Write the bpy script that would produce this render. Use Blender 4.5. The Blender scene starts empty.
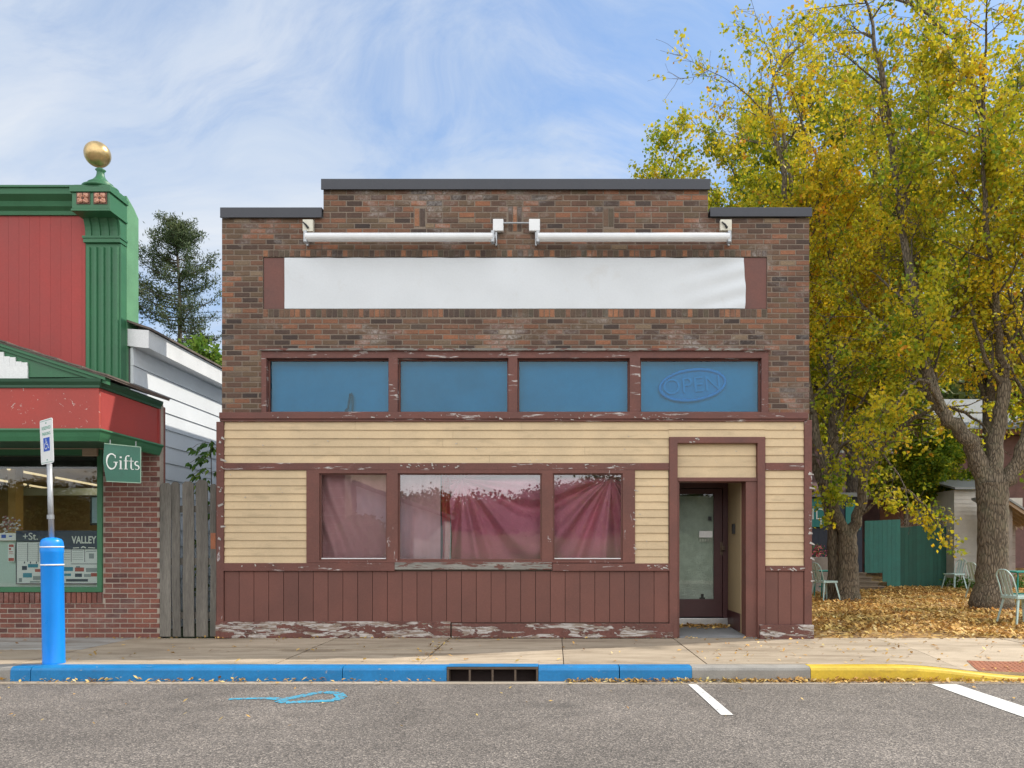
import bpy, math, random
import numpy as np
from mathutils import Vector, Matrix
R = math.radians
random.seed(7)
scene = bpy.context.scene
COL = scene.collection

# ------------------------------------------------------------------ camera, sky, sun, exposure
cam_d = bpy.data.cameras.new('camera')
cam = bpy.data.objects.new('camera', cam_d); COL.objects.link(cam)
cam.location = (0.0, -10.5, 1.2)
cam.rotation_euler = (R(90), 0, 0)
cam_d.sensor_width = 36.0
cam_d.lens = 36.0 * 787.5 / 1024.0
cam_d.shift_x = -43.0 / 1024.0
cam_d.shift_y = 164.0 / 1024.0
cam_d.clip_end = 1500.0
scene.camera = cam

SUN_EL, SUN_BEHIND = 46.0, 20.0          # the sun stands right of the facade and a little behind it
S = Vector((math.cos(R(SUN_EL)) * math.cos(R(SUN_BEHIND)), math.cos(R(SUN_EL)) * math.sin(R(SUN_BEHIND)), math.sin(R(SUN_EL))))
sun_d = bpy.data.lights.new('sun', 'SUN')
sun_d.energy = 2.6
sun_d.angle = R(0.6)
sun_d.color = (1.0, 0.93, 0.82)
sun = bpy.data.objects.new('sun', sun_d); COL.objects.link(sun)
sun.rotation_euler = S.to_track_quat('Z', 'Y').to_euler()
sun.location = (20, 10, 30)

w = bpy.data.worlds.new('World'); scene.world = w; w.use_nodes = True
nt = w.node_tree; nt.nodes.clear()
def N(nt, typ, **kw):
    n = nt.nodes.new(typ)
    for k, v in kw.items():
        setattr(n, k, v)
    return n
def ramp(nt, fac, stops, interp='LINEAR'):
    n = nt.nodes.new('ShaderNodeValToRGB'); n.color_ramp.interpolation = interp
    els = n.color_ramp.elements
    while len(els) > 1: els.remove(els[-1])
    els[0].position = stops[0][0]; els[0].color = tuple(stops[0][1]) + (1,) if len(stops[0][1]) == 3 else stops[0][1]
    for p, c in stops[1:]:
        e = els.new(p); e.color = tuple(c) + (1,)
    nt.links.new(fac, n.inputs[0])
    return n.outputs[0]
def mathn(nt, op, a, b=None, c=None, clamp=False):
    n = nt.nodes.new('ShaderNodeMath'); n.operation = op; n.use_clamp = clamp
    for i, v in enumerate((a, b, c)):
        if v is None: continue
        if isinstance(v, (int, float)): n.inputs[i].default_value = v
        else: nt.links.new(v, n.inputs[i])
    return n.outputs[0]
def mixc(nt, fac, a, b, blend='MIX'):
    n = nt.nodes.new('ShaderNodeMix'); n.data_type = 'RGBA'; n.blend_type = blend
    n.clamp_factor = True
    for i, v in ((0, fac), (6, a), (7, b)):
        if isinstance(v, (int, float)): n.inputs[i].default_value = v
        elif isinstance(v, (tuple, list)): n.inputs[i].default_value = tuple(v) + (1,) if len(v) == 3 else v
        else: nt.links.new(v, n.inputs[i])
    return n.outputs[2]
def noise(nt, vec, scale, detail=4, rough=.55, dist=0.0, color=False):
    n = nt.nodes.new('ShaderNodeTexNoise')
    n.inputs['Scale'].default_value = scale; n.inputs['Detail'].default_value = detail
    n.inputs['Roughness'].default_value = rough; n.inputs['Distortion'].default_value = dist
    if vec is not None: nt.links.new(vec, n.inputs['Vector'])
    return n.outputs[1 if color else 0]
def mapping(nt, vec, scale=(1, 1, 1), rot=(0, 0, 0), loc=(0, 0, 0)):
    n = nt.nodes.new('ShaderNodeMapping'); nt.links.new(vec, n.inputs[0])
    n.inputs['Scale'].default_value = scale; n.inputs['Rotation'].default_value = rot; n.inputs['Location'].default_value = loc
    return n.outputs[0]

sky = N(nt, 'ShaderNodeTexSky'); sky.sky_type = 'NISHITA'; sky.sun_disc = False
sky.sun_elevation = R(SUN_EL); sky.sun_rotation = R(90 - SUN_BEHIND)
sky.air_density = 1.0; sky.dust_density = 0.6; sky.ozone_density = 1.6
tc = N(nt, 'ShaderNodeTexCoord')
sep = N(nt, 'ShaderNodeSeparateXYZ'); nt.links.new(tc.outputs['Generated'], sep.inputs[0])
zc = mathn(nt, 'ADD', mathn(nt, 'MAXIMUM', sep.outputs[2], 0.0), 0.5)
cmb = N(nt, 'ShaderNodeCombineXYZ')
nt.links.new(mathn(nt, 'DIVIDE', sep.outputs[0], zc), cmb.inputs[0])
nt.links.new(mathn(nt, 'DIVIDE', sep.outputs[1], zc), cmb.inputs[1])
warp = noise(nt, mapping(nt, cmb.outputs[0], (1.1, 1.1, 1)), 1.0, 3, .5, 0, True)
v2 = N(nt, 'ShaderNodeVectorMath'); v2.operation = 'MULTIPLY_ADD'
nt.links.new(warp, v2.inputs[0]); v2.inputs[1].default_value = (.7, .7, 0); nt.links.new(cmb.outputs[0], v2.inputs[2])
c1 = noise(nt, mapping(nt, v2.outputs[0], (0.6, 2.2, 1), (0, 0, R(50)), (0.4, 5.0, 0)), 1.9, 9, .64, .3)
c2 = noise(nt, mapping(nt, v2.outputs[0], (0.8, 1.0, 1), (0, 0, 0), (6.3, 4.1, 0)), 1.25, 4, .55, 0)
cl = mathn(nt, 'ADD', mathn(nt, 'MULTIPLY', c1, .62), mathn(nt, 'MULTIPLY', c2, .55))
back = mathn(nt, 'MULTIPLY', mathn(nt, 'MAXIMUM', mathn(nt, 'MULTIPLY', sep.outputs[1], -1.0), 0.0), .35)   # brighter cloud added behind the camera to light the shaded facade
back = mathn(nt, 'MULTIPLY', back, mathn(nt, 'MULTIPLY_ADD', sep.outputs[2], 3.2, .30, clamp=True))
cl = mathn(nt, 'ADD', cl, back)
cf = ramp(nt, cl, [(0.41, (.10, .10, .10)), (0.49, (.38, .38, .38)), (0.57, (.80, .80, .80)), (0.67, (1, 1, 1))])
c3 = noise(nt, mapping(nt, v2.outputs[0], (1.4, 2.6, 1), (0, 0, R(-28))), 2.4, 8, .6, .2)
CLOUD = 1.0
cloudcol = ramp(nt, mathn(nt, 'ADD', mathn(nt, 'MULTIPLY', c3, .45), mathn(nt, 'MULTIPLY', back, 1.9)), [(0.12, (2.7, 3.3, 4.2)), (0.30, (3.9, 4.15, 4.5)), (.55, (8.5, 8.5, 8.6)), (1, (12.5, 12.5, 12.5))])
skyb = mixc(nt, 1.0, sky.outputs[0], (.50, .80, 1.02), 'MULTIPLY')
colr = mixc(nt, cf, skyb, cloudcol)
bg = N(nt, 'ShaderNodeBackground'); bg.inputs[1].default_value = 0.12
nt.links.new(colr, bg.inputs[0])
wo = N(nt, 'ShaderNodeOutputWorld'); nt.links.new(bg.outputs[0], wo.inputs[0])

vs = scene.view_settings
vs.view_transform = 'Standard'; vs.look = 'None'; vs.gamma = 1.0; vs.use_curve_mapping = False
vs.exposure = 0.78
scene.cycles.max_bounces = 8
scene.cycles.transparent_max_bounces = 12

# ------------------------------------------------------------------ helpers
def tag(o, label=None, cat=None, group=None, kind=None):
    if label: o['label'] = label
    if cat: o['category'] = cat
    if group: o['group'] = group
    if kind: o['kind'] = kind
    return o
ORG = {}
def origin(o):
    return ORG.get(o.name, Vector((0, 0, 0)))
def thing(name, loc, label, cat, group=None, rz=0.0):
    o = bpy.data.objects.new(name, None); COL.objects.link(o)
    o.empty_display_size = .2
    o.location = loc; o.rotation_euler = (0, 0, rz)
    ORG[o.name] = Vector(loc)
    return tag(o, label, cat, group)

class MB:
    """collects shapes; build() links them as ONE mesh object"""
    def __init__(s):
        s.v = []; s.f = []; s.m = []; s.r = []
    def add(s, vs, fs, m=0, r=None):
        b = len(s.v); s.v.extend([tuple(q) for q in vs])
        rr = random.random() if r is None else r
        for f in fs:
            s.f.append([b + i for i in f]); s.m.append(m); s.r.append(rr)
    def box(s, x0, x1, y0, y1, z0, z1, m=0, r=None):
        s.add([(x0, y0, z0), (x1, y0, z0), (x1, y1, z0), (x0, y1, z0), (x0, y0, z1), (x1, y0, z1), (x1, y1, z1), (x0, y1, z1)],
              [(0, 3, 2, 1), (4, 5, 6, 7), (0, 1, 5, 4), (1, 2, 6, 5), (2, 3, 7, 6), (3, 0, 4, 7)], m, r)
    def face(s, pts, m=0, r=None):
        s.add(pts, [tuple(range(len(pts)))], m, r)
    def prism(s, poly, axis, a, b, m=0, r=None):
        """poly of (u,v), extruded along axis ('x': u=y v=z, 'y': u=x v=z, 'z': u=x v=y)"""
        def P(u, v, t):
            return (t, u, v) if axis == 'x' else ((u, t, v) if axis == 'y' else (u, v, t))
        n = len(poly)
        vs = [P(u, v, a) for u, v in poly] + [P(u, v, b) for u, v in poly]
        fs = [tuple(range(n))[::-1], tuple(range(n, 2 * n))] + [(i, (i + 1) % n, n + (i + 1) % n, n + i) for i in range(n)]
        s.add(vs, fs, m, r)
    def tube(s, pts, rad, n=8, m=0, cap=True, r=None):
        pts = [Vector(p) for p in pts]
        if isinstance(rad, (int, float)): rad = [rad] * len(pts)
        vs = []; fs = []
        ref = None
        for i, p in enumerate(pts):
            d = (pts[min(i + 1, len(pts) - 1)] - pts[max(i - 1, 0)])
            d = d.normalized() if d.length > 1e-9 else Vector((0, 0, 1))
            if ref is None:
                ref = Vector((1, 0, 0)) if abs(d.x) < .8 else Vector((0, 1, 0))
            u = (ref - d * ref.dot(d)).normalized(); ref = u
            w_ = d.cross(u)
            for k in range(n):
                a = 2 * math.pi * k / n
                vs.append(p + (u * math.cos(a) + w_ * math.sin(a)) * rad[i])
        for i in range(len(pts) - 1):
            for k in range(n):
                fs.append((i * n + k, i * n + (k + 1) % n, (i + 1) * n + (k + 1) % n, (i + 1) * n + k))
        if cap:
            fs.append(tuple(range(n))[::-1]); fs.append(tuple((len(pts) - 1) * n + k for k in range(n)))
        s.add(vs, fs, m, r)
    def lathe(s, prof, cx, cy, n=24, m=0, r=None):
        s.tube_prof([(cx, cy, z) for _, z in prof], [q for q, _ in prof], n, m, r)
    def tube_prof(s, pts, rad, n, m, r):
        vs = []; fs = []
        for p, q in zip(pts, rad):
            for k in range(n):
                a = 2 * math.pi * k / n
                vs.append((p[0] + q * math.cos(a), p[1] + q * math.sin(a), p[2]))
        for i in range(len(pts) - 1):
            for k in range(n):
                fs.append((i * n + k, i * n + (k + 1) % n, (i + 1) * n + (k + 1) % n, (i + 1) * n + k))
        fs.append(tuple(range(n))[::-1]); fs.append(tuple((len(pts) - 1) * n + k for k in range(n)))
        s.add(vs, fs, m, r)
    def ribbon(s, pts, widths, y, thick=.004, m=0):
        """flat stroke in the x-z plane at depth y"""
        P = [Vector((p[0], 0, p[1])) for p in pts]
        if isinstance(widths, (int, float)): widths = [widths] * len(P)
        L = []; Rr = []
        for i, p in enumerate(P):
            d = (P[min(i + 1, len(P) - 1)] - P[max(i - 1, 0)]).normalized()
            nn = Vector((-d.z, 0, d.x)) * widths[i] * .5
            L.append(p + nn); Rr.append(p - nn)
        for i in range(len(P) - 1):
            q = [L[i], L[i + 1], Rr[i + 1], Rr[i]]
            s.add([(a.x, y, a.z) for a in q] + [(a.x, y + thick, a.z) for a in q],
                  [(0, 1, 2, 3), (4, 7, 6, 5), (0, 4, 5, 1), (2, 6, 7, 3), (1, 5, 6, 2), (0, 3, 7, 4)], m)
    def wall(s, x0, x1, z0, z1, holes, y0, y1, m=0, axis='y'):
        """slab in the x-z plane between y0 (front) and y1 with rectangular holes; no internal faces"""
        xs = sorted({x0, x1} | {min(max(h[i], x0), x1) for h in holes for i in (0, 1)})
        zs = sorted({z0, z1} | {min(max(h[i], z0), z1) for h in holes for i in (2, 3)})
        def solid(i, j):
            if i < 0 or j < 0 or i >= len(xs) - 1 or j >= len(zs) - 1: return False
            cx = (xs[i] + xs[i + 1]) / 2; cz = (zs[j] + zs[j + 1]) / 2
            return not any(h[0] < cx < h[1] and h[2] < cz < h[3] for h in holes)
        def P(x, y, z): return (x, y, z) if axis == 'y' else (y, x, z)
        for i in range(len(xs) - 1):
            for j in range(len(zs) - 1):
                if not solid(i, j): continue
                a, b, c, d = xs[i], xs[i + 1], zs[j], zs[j + 1]
                q = [P(a, y0, c), P(b, y0, c), P(b, y0, d), P(a, y0, d), P(a, y1, c), P(b, y1, c), P(b, y1, d), P(a, y1, d)]
                fs = [(0, 1, 2, 3), (5, 4, 7, 6)]
                if not solid(i - 1, j): fs.append((4, 0, 3, 7))
                if not solid(i + 1, j): fs.append((1, 5, 6, 2))
                if not solid(i, j - 1): fs.append((4, 5, 1, 0))
                if not solid(i, j + 1): fs.append((3, 2, 6, 7))
                s.add(q, fs, m, .5)
    def build(s, name, mats, parent=None, smooth=False, bevel=0.0, recalc=True):
        me = bpy.data.meshes.new(name)
        o3 = origin(parent) if parent is not None else Vector((0, 0, 0))
        V = np.array(s.v, dtype=np.float64).reshape(-1, 3) - np.array(o3)
        me.from_pydata(V.tolist(), [], s.f)
        if not isinstance(mats, (list, tuple)): mats = [mats]
        for mt in mats: me.materials.append(mt)
        me.polygons.foreach_set('material_index', s.m)
        a = me.attributes.new('rnd', 'FLOAT', 'FACE'); a.data.foreach_set('value', s.r)
        if recalc:
            import bmesh
            bm = bmesh.new(); bm.from_mesh(me); bmesh.ops.recalc_face_normals(bm, faces=bm.faces); bm.to_mesh(me); bm.free()
        if smooth:
            me.polygons.foreach_set('use_smooth', [True] * len(me.polygons))
        me.update()
        o = bpy.data.objects.new(name, me); COL.objects.link(o)
        if parent is not None:
            o.parent = parent
            ORG[o.name] = o3
        if bevel > 0:
            b = o.modifiers.new('bevel', 'BEVEL'); b.width = bevel; b.segments = 2; b.limit_method = 'ANGLE'; b.angle_limit = R(40)
            b.harden_normals = False
        return o

def np_mesh(name, V, F, mat, parent=None, rnd=None, smooth=False):
    """fast quad mesh from arrays"""
    me = bpy.data.meshes.new(name)
    o3 = np.array(origin(parent)) if parent is not None else np.zeros(3)
    V = np.asarray(V, dtype=np.float32) - o3.astype(np.float32)
    F = np.asarray(F, dtype=np.int32)
    k = F.shape[1]
    me.vertices.add(len(V)); me.vertices.foreach_set('co', V.ravel())
    me.loops.add(F.size); me.loops.foreach_set('vertex_index', F.ravel())
    me.polygons.add(len(F)); me.polygons.foreach_set('loop_start', np.arange(0, F.size, k, dtype=np.int32))
    try: me.polygons.foreach_set('loop_total', np.full(len(F), k, dtype=np.int32))
    except Exception: pass
    if not isinstance(mat, (list, tuple)): mat = [mat]
    for m in mat: me.materials.append(m)
    me.update(calc_edges=True)
    if rnd is not None:
        a = me.attributes.new('rnd', 'FLOAT', 'FACE'); a.data.foreach_set('value', np.asarray(rnd, dtype=np.float32))
    if smooth: me.polygons.foreach_set('use_smooth', np.ones(len(F), dtype=bool))
    me.validate()
    o = bpy.data.objects.new(name, me); COL.objects.link(o)
    if parent is not None:
        o.parent = parent; ORG[o.name] = origin(parent)
    return o

def copy_tree(o, parent=None):
    c = o.copy(); COL.objects.link(c)
    if parent is not None: c.parent = parent
    for ch in list(o.children): copy_tree(ch, c)
    return c

# ------------------------------------------------------------------ materials
def newmat(name):
    m = bpy.data.materials.new(name); m.use_nodes = True
    nt = m.node_tree; nt.nodes.clear()
    out = nt.nodes.new('ShaderNodeOutputMaterial'); b = nt.nodes.new('ShaderNodeBsdfPrincipled')
    nt.links.new(b.outputs[0], out.inputs[0])
    tc = nt.nodes.new('ShaderNodeTexCoord')
    return m, nt, b, out, tc.outputs['Object']
def attr(nt, name='rnd'):
    n = nt.nodes.new('ShaderNodeAttribute'); n.attribute_name = name
    return n.outputs['Fac']
def bump(nt, b, h, strength=.3, dist=.01):
    n = nt.nodes.new('ShaderNodeBump'); n.inputs['Strength'].default_value = strength; n.inputs['Distance'].default_value = dist
    nt.links.new(h, n.inputs['Height']); nt.links.new(n.outputs[0], b.inputs['Normal'])
def pm(name, col, rough=.7, var=.12, scale=3.0, grain=.08, gscale=60, bmp=.15, bdist=.004, vec=(1, 1, 1), metallic=0.0, coat=0.0,
       face=0.0, dirt=None, peel=None, peel2=None, spec=None, emit=None):
    """general painted / weathered surface: large tone drift, fine grain, optional dirt and peeled paint"""
    m, nt, b, out, oc = newmat(name)
    vec_ = mapping(nt, oc, vec)
    c = col
    n1 = noise(nt, vec_, scale, 5, .6)
    c = mixc(nt, 1.0, c, ramp(nt, n1, [(.25, (1 - var * 1.6,) * 3), (.75, (1 + var,) * 3)]), 'MULTIPLY')
    n2 = noise(nt, vec_, gscale, 4, .7)
    c = mixc(nt, 1.0, c, ramp(nt, n2, [(.25, (1 - grain * 1.6,) * 3), (.75, (1 + grain,) * 3)]), 'MULTIPLY')
    if face:
        c = mixc(nt, 1.0, c, ramp(nt, attr(nt), [(0, (1 - face,) * 3), (1, (1 + face,) * 3)]), 'MULTIPLY')
    if dirt:
        dcol, dscale, thr, amt = dirt[:4]
        dv = dirt[4] if len(dirt) > 4 else (1, 1, 1)
        dn = noise(nt, mapping(nt, oc, dv), dscale, 7, .65, .3)
        f = ramp(nt, dn, [(thr, (0, 0, 0)), (min(thr + .18, 1), (amt,) * 3)])
        c = mixc(nt, f, c, dcol)
    h = n2
    for pl in (peel, peel2):
        if pl:
            pv, ps, thr, ca, cb = pl
            pn = noise(nt, mapping(nt, oc, pv, (0, 0, 0), (3.1, 0, 1.7)), ps, 7, .68, .6)
            f = ramp(nt, pn, [(thr, (0, 0, 0)), (thr + .012, (1, 1, 1))])
            un = noise(nt, mapping(nt, oc, (pv[0] * 1.3, 1, pv[2] * 2)), ps * 3.0, 5, .65)
            uc = mixc(nt, ramp(nt, un, [(.42, (0, 0, 0)), (.56, (1, 1, 1))]), ca, cb)
            c = mixc(nt, f, c, uc)
            h = mathn(nt, 'SUBTRACT', h, mathn(nt, 'MULTIPLY', f, 1.2))
    if isinstance(c, tuple): b.inputs['Base Color'].default_value = c + (1,)
    else: nt.links.new(c, b.inputs['Base Color'])
    rr = ramp(nt, n1, [(.3, (max(rough - .08, 0),) * 3), (.7, (min(rough + .08, 1),) * 3)])
    nt.links.new(rr, b.inputs['Roughness'])
    b.inputs['Metallic'].default_value = metallic
    if spec is not None: b.inputs['Specular IOR Level'].default_value = spec
    if coat: b.inputs['Coat Weight'].default_value = coat; b.inputs['Coat Roughness'].default_value = .12
    if emit:
        b.inputs['Emission Color'].default_value = tuple(emit[0]) + (1,); b.inputs['Emission Strength'].default_value = emit[1]
    if bmp: bump(nt, b, h, bmp, bdist)
    return m
def brick_mat(name, stops, stain=0.0):
    m, nt, b, out, oc = newmat(name)
    r = attr(nt)
    c = ramp(nt, r, stops)
    n2 = noise(nt, mapping(nt, oc, (1, 1, 3)), 38, 6, .7)
    c = mixc(nt, 1.0, c, ramp(nt, n2, [(.3, (.62,) * 3), (.7, (1.3,) * 3)]), 'MULTIPLY')
    n1 = noise(nt, oc, 1.6, 6, .65)
    c = mixc(nt, 1.0, c, ramp(nt, n1, [(.3, (.66, .66, .68)), (.7, (1.0, .99, .97))]), 'MULTIPLY')
    if stain:
        s1 = noise(nt, mapping(nt, oc, (1.0, 1, 1.6), (0, 0, 0), (2.2, 0, .6)), 1.25, 9, .72, .5)
        sf = ramp(nt, s1, [(.53, (0, 0, 0)), (.66, (stain,) * 3)])
        fine = noise(nt, oc, 26, 5, .7)
        sf = mathn(nt, 'MULTIPLY', sf, ramp(nt, fine, [(.38, (.15,) * 3), (.6, (1, 1, 1))]))
        c = mixc(nt, sf, c, (.46, .43, .41))
    nt.links.new(c, b.inputs['Base Color']); b.inputs['Roughness'].default_value = .85
    bump(nt, b, n2, .5, .004)
    return m
def glass_mat(name, tint=(1, 1, 1), refl=.2, rough=.0):
    m, nt, b, out, oc = newmat(name)
    nt.nodes.remove(b)
    t = nt.nodes.new('ShaderNodeBsdfTransparent'); t.inputs[0].default_value = tuple(tint) + (1,)
    g = nt.nodes.new('ShaderNodeBsdfGlossy'); g.inputs['Roughness'].default_value = rough
    wv = noise(nt, oc, 2.2, 2, .5)
    bn = nt.nodes.new('ShaderNodeBump'); bn.inputs['Strength'].default_value = .06; bn.inputs['Distance'].default_value = .004
    nt.links.new(wv, bn.inputs['Height']); nt.links.new(bn.outputs[0], g.inputs['Normal'])
    mx = nt.nodes.new('ShaderNodeMixShader')
    fr = nt.nodes.new('ShaderNodeFresnel'); fr.inputs[0].default_value = 1.5
    f = mathn(nt, 'ADD', fr.outputs[0], refl, clamp=True)
    nt.links.new(f, mx.inputs[0]); nt.links.new(t.outputs[0], mx.inputs[1]); nt.links.new(g.outputs[0], mx.inputs[2])
    nt.links.new(mx.outputs[0], out.inputs[0])
    return m
def leaf_mat(name, stops, trans=.45, rough=.55):
    m, nt, b, out, oc = newmat(name)
    c = ramp(nt, attr(nt), stops)
    n1 = noise(nt, oc, .55, 3, .6)
    c = mixc(nt, 1.0, c, ramp(nt, n1, [(.35, (.72, .84, .8)), (.65, (1.2, 1.1, 1.05))]), 'MULTIPLY')
    nt.links.new(c, b.inputs['Base Color']); b.inputs['Roughness'].default_value = rough
    b.inputs['Specular IOR Level'].default_value = .25
    t = nt.nodes.new('ShaderNodeBsdfTranslucent'); nt.links.new(c, t.inputs[0])
    mx = nt.nodes.new('ShaderNodeMixShader'); mx.inputs[0].default_value = trans
    nt.links.new(b.outputs[0], mx.inputs[1]); nt.links.new(t.outputs[0], mx.inputs[2])
    nt.links.new(mx.outputs[0], out.inputs[0])
    return m
def bark_mat(name, ca, cb):
    m, nt, b, out, oc = newmat(name)
    v = mapping(nt, oc, (1, 1, .22))
    n = noise(nt, v, 18, 6, .7, .8)
    vo = nt.nodes.new('ShaderNodeTexVoronoi'); nt.links.new(v, vo.inputs['Vector']); vo.inputs['Scale'].default_value = 26
    vo.feature = 'DISTANCE_TO_EDGE'
    cr = ramp(nt, vo.outputs['Distance'], [(0, (0, 0, 0)), (.25, (1, 1, 1))])
    h = mathn(nt, 'ADD', mathn(nt, 'MULTIPLY', cr, .6), n)
    c = ramp(nt, h, [(.45, ca), (1.1, cb)])
    c = mixc(nt, ramp(nt, noise(nt, oc, 3, 5, .6), [(.5, (0, 0, 0)), (.72, (.4,) * 3)]), c, (.16, .17, .10))
    nt.links.new(c, b.inputs['Base Color']); b.inputs['Roughness'].default_value = .9
    bump(nt, b, h, .9, .03)
    return m

M = {}
M['brick'] = brick_mat('tapestry_brick', [(0, (.060, .042, .036)), (.12, (.110, .066, .048)), (.30, (.170, .090, .060)), (.48, (.150, .102, .062)),
      (.62, (.205, .105, .066)), (.79, (.25, .115, .066)), (.88, (.33, .140, .074)), (.92, (.070, .050, .044)), (.97, (.27, .19, .12))], .6)
M['brick_dark'] = brick_mat('soldier_brick', [(0, (.085, .06, .05)), (.3, (.14, .088, .062)), (.55, (.115, .095, .065)), (.72, (.24, .12, .075)), (.9, (.35, .16, .085))], .5)
M['mortar'] = pm('grey_mortar', (.235, .185, .145), .95, .2, 2.5, .2, 90, .4)
M['shop_brick'] = brick_mat('red_shop_brick', [(0, (.21, .078, .06)), (.3, (.26, .095, .07)), (.6, (.20, .085, .07)), (.8, (.30, .12, .085)), (.93, (.15, .065, .055))], .2)
M['shop_mortar'] = pm('pale_mortar', (.42, .35, .29), .95, .15, 3, .15, 80, .3)
PE1, PE2 = (.56, .54, .52), (.33, .30, .28)
M['maroon'] = pm('maroon_paint', (.158, .060, .046), .6, .18, 2.2, .12, 45, .25, peel=((1, 1, 1.6), 5.0, .70, PE1, (.22, .10, .09)))
M['maroon_h'] = pm('maroon_paint_flaking_along_boards', (.155, .059, .046), .65, .2, 2.4, .15, 45, .4, .006, peel=((.45, 1, 3.0), 5.2, .585, PE1, (.20, .12, .105)))
M['maroon_v'] = pm('maroon_paint_flaking_uprights', (.160, .061, .047), .65, .2, 2.4, .15, 45, .4, .006, peel=((2.4, 1, .7), 4.0, .63, (.5, .47, .47), (.24, .17, .16)))
M['maroon_base'] = pm('maroon_plank_badly_peeled', (.155, .060, .047), .7, .22, 3, .2, 40, .6, .01, peel=((.40, 1, 2.0), 4.2, .52, (.50, .47, .45), (.24, .18, .14)),
                      peel2=((.7, 1, 3.2), 7.0, .62, (.30, .245, .18), (.12, .09, .08)))
M['wains'] = pm('maroon_boards', (.160, .062, .047), .62, .14, 1.6, .10, 55, .2, face=.08, peel=((1.4, 1, 1), 13.0, .735, (.5, .46, .45), (.3, .2, .18)))
M['gap'] = pm('dark_gap', (.03, .018, .016), .9, .1)
M['weathered'] = pm('weathered_grey_wood', (.26, .245, .22), .85, .3, 4, .25, 30, .5, .006, (.35, 1, 4), peel=((.6, 1, 3.0), 6.0, .52, (.12, .055, .045), (.17, .07, .055)))
M['clap'] = pm('cream_yellow_paint', (.60, .455, .275), .6, .13, 1.4, .06, 60, .2, .004, face=.045,
               dirt=((.33, .25, .15), 3.6, .54, .55, (.6, 1, 3)), peel=((.8, 1, 2.2), 7.5, .69, (.62, .60, .56), (.27, .21, .15)))
M['cream'] = pm('cream_plaster', (.37, .285, .165), .7, .08, 1.2, .04, 40, .1)
M['coping'] = pm('dark_grey_metal', (.050, .053, .064), .45, .1, 3, .05, 60, .05, metallic=.3)
M['banner'] = pm('white_sheet', (.66, .69, .72), .75, .035, 1.5, .02, 40, .12, .01, dirt=((.50, .47, .43), 2.6, .58, .38))
M['white_metal'] = pm('white_enamel', (.78, .79, .80), .35, .05, 4, .03, 40, .05)
M['old_white'] = pm('yellowed_plastic', (.70, .67, .56), .5, .08)
M['roofing'] = pm('roof_felt', (.07, .068, .066), .9, .2)
M['grey_concrete'] = pm('grey_concrete_floor', (.20, .205, .21), .85, .15, 3, .1, 60, .3)
M['glass'] = glass_mat('window_glass', (.97, .975, .985), .095)
M['shop_glass'] = glass_mat('shop_glass', (.95, .98, .97), .0)
M['blue_glass'] = glass_mat('blue_tinted_glass', (.30, .79, .95), .0)
M['door_glass'] = glass_mat('door_glass', (.94, .97, .96), .0)
M['blue_back'] = pm('blue_film_backing', (.33, .41, .46), .6, .24, .8, .04, 30, .05)
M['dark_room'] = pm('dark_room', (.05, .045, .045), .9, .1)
M['curtain'] = pm('wine_pink_cloth', (.78, .28, .38), .85, .12, 2, .08, 120, .1)
M['curtain_pale'] = pm('faded_pink_cloth', (.74, .42, .43), .85, .15, 2, .08, 120, .1)
M['door_wood'] = pm('dark_maroon_door', (.060, .018, .020), .45, .15, 3, .08, 40, .1)
M['paper'] = pm('crumpled_white_paper', (.60, .64, .57), .9, .16, 7, .05, 60, .9, .03, dirt=((.34, .36, .32), 4, .55, .5))
M['black'] = pm('black_plastic', (.02, .02, .022), .5, .1)
M['steel'] = pm('brushed_steel', (.5, .5, .5), .35, .1, metallic=.9)
M['galv'] = pm('galvanised_steel', (.42, .44, .46), .45, .12, 6, .08, 50, .05, metallic=.6)
M['green'] = pm('green_paint', (.038, .165, .075), .5, .12, 2, .06, 50, .15, face=.03)
M['green_dark'] = pm('dark_green_paint', (.02, .085, .042), .55, .15, 2, .06, 50, .15)
M['green_pale'] = pm('faded_green_paint', (.12, .30, .16), .6, .15, 2, .06, 50, .15)
M['red'] = pm('red_paint', (.36, .048, .042), .6, .10, 1.2, .06, 40, .15, face=.04, peel=((2, 1, .3), 7, .80, (.62, .5, .46), (.5, .3, .26)))
M['red_flake'] = pm('red_paint_flaking', (.40, .058, .045), .6, .10, 1.5, .06, 40, .25, peel=((1, 1, 1), 16, .645, (.62, .54, .50), (.40, .2, .18)))
M['shingle'] = pm('brown_shingles', (.17, .135, .115), .9, .25, 6, .2, 50, .6, .01)
M['tan_wood'] = pm('tan_lumber', (.42, .31, .22), .7, .15, 3, .1, 30, .1, .003, (1, 1, 6))
M['white_siding'] = pm('white_siding', (.70, .73, .76), .5, .05, 1.2, .03, 40, .05, face=.02)
M['white_trim'] = pm('white_trim', (.74, .75, .76), .5, .05)
M['gold'] = pm('gilded_metal', (.60, .43, .20), .32, .2, 5, .12, 30, .15, metallic=.75, dirt=((.30, .22, .14), 5, .58, .6))
M['tile_pink'] = pm('salmon_flower_tile', (.62, .32, .22), .6, .1)
M['tile_brown'] = pm('brown_tile', (.13, .06, .04), .6, .1)
M['old_wood'] = pm('weathered_picket_wood', (.175, .160, .138), .9, .28, 2.2, .3, 22, .7, .006, (4, 4, .35), face=.16,
                   dirt=((.09, .09, .075), 3.0, .56, .75, (2, 1, .5)))
M['blue_plastic'] = pm('blue_bollard_plastic', (.0, .25, .80), .35, .05, 3, .02, 60, .03, coat=.2)
M['white_tape'] = pm('white_reflective_tape', (.82, .84, .86), .4, .02)
M['sign_white'] = pm('white_sign_face', (.80, .82, .82), .4, .03)
M['sign_green'] = pm('green_lettering', (.05, .33, .22), .5, .02)
M['sign_blue'] = pm('blue_square', (.02, .09, .50), .5, .02)
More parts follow.
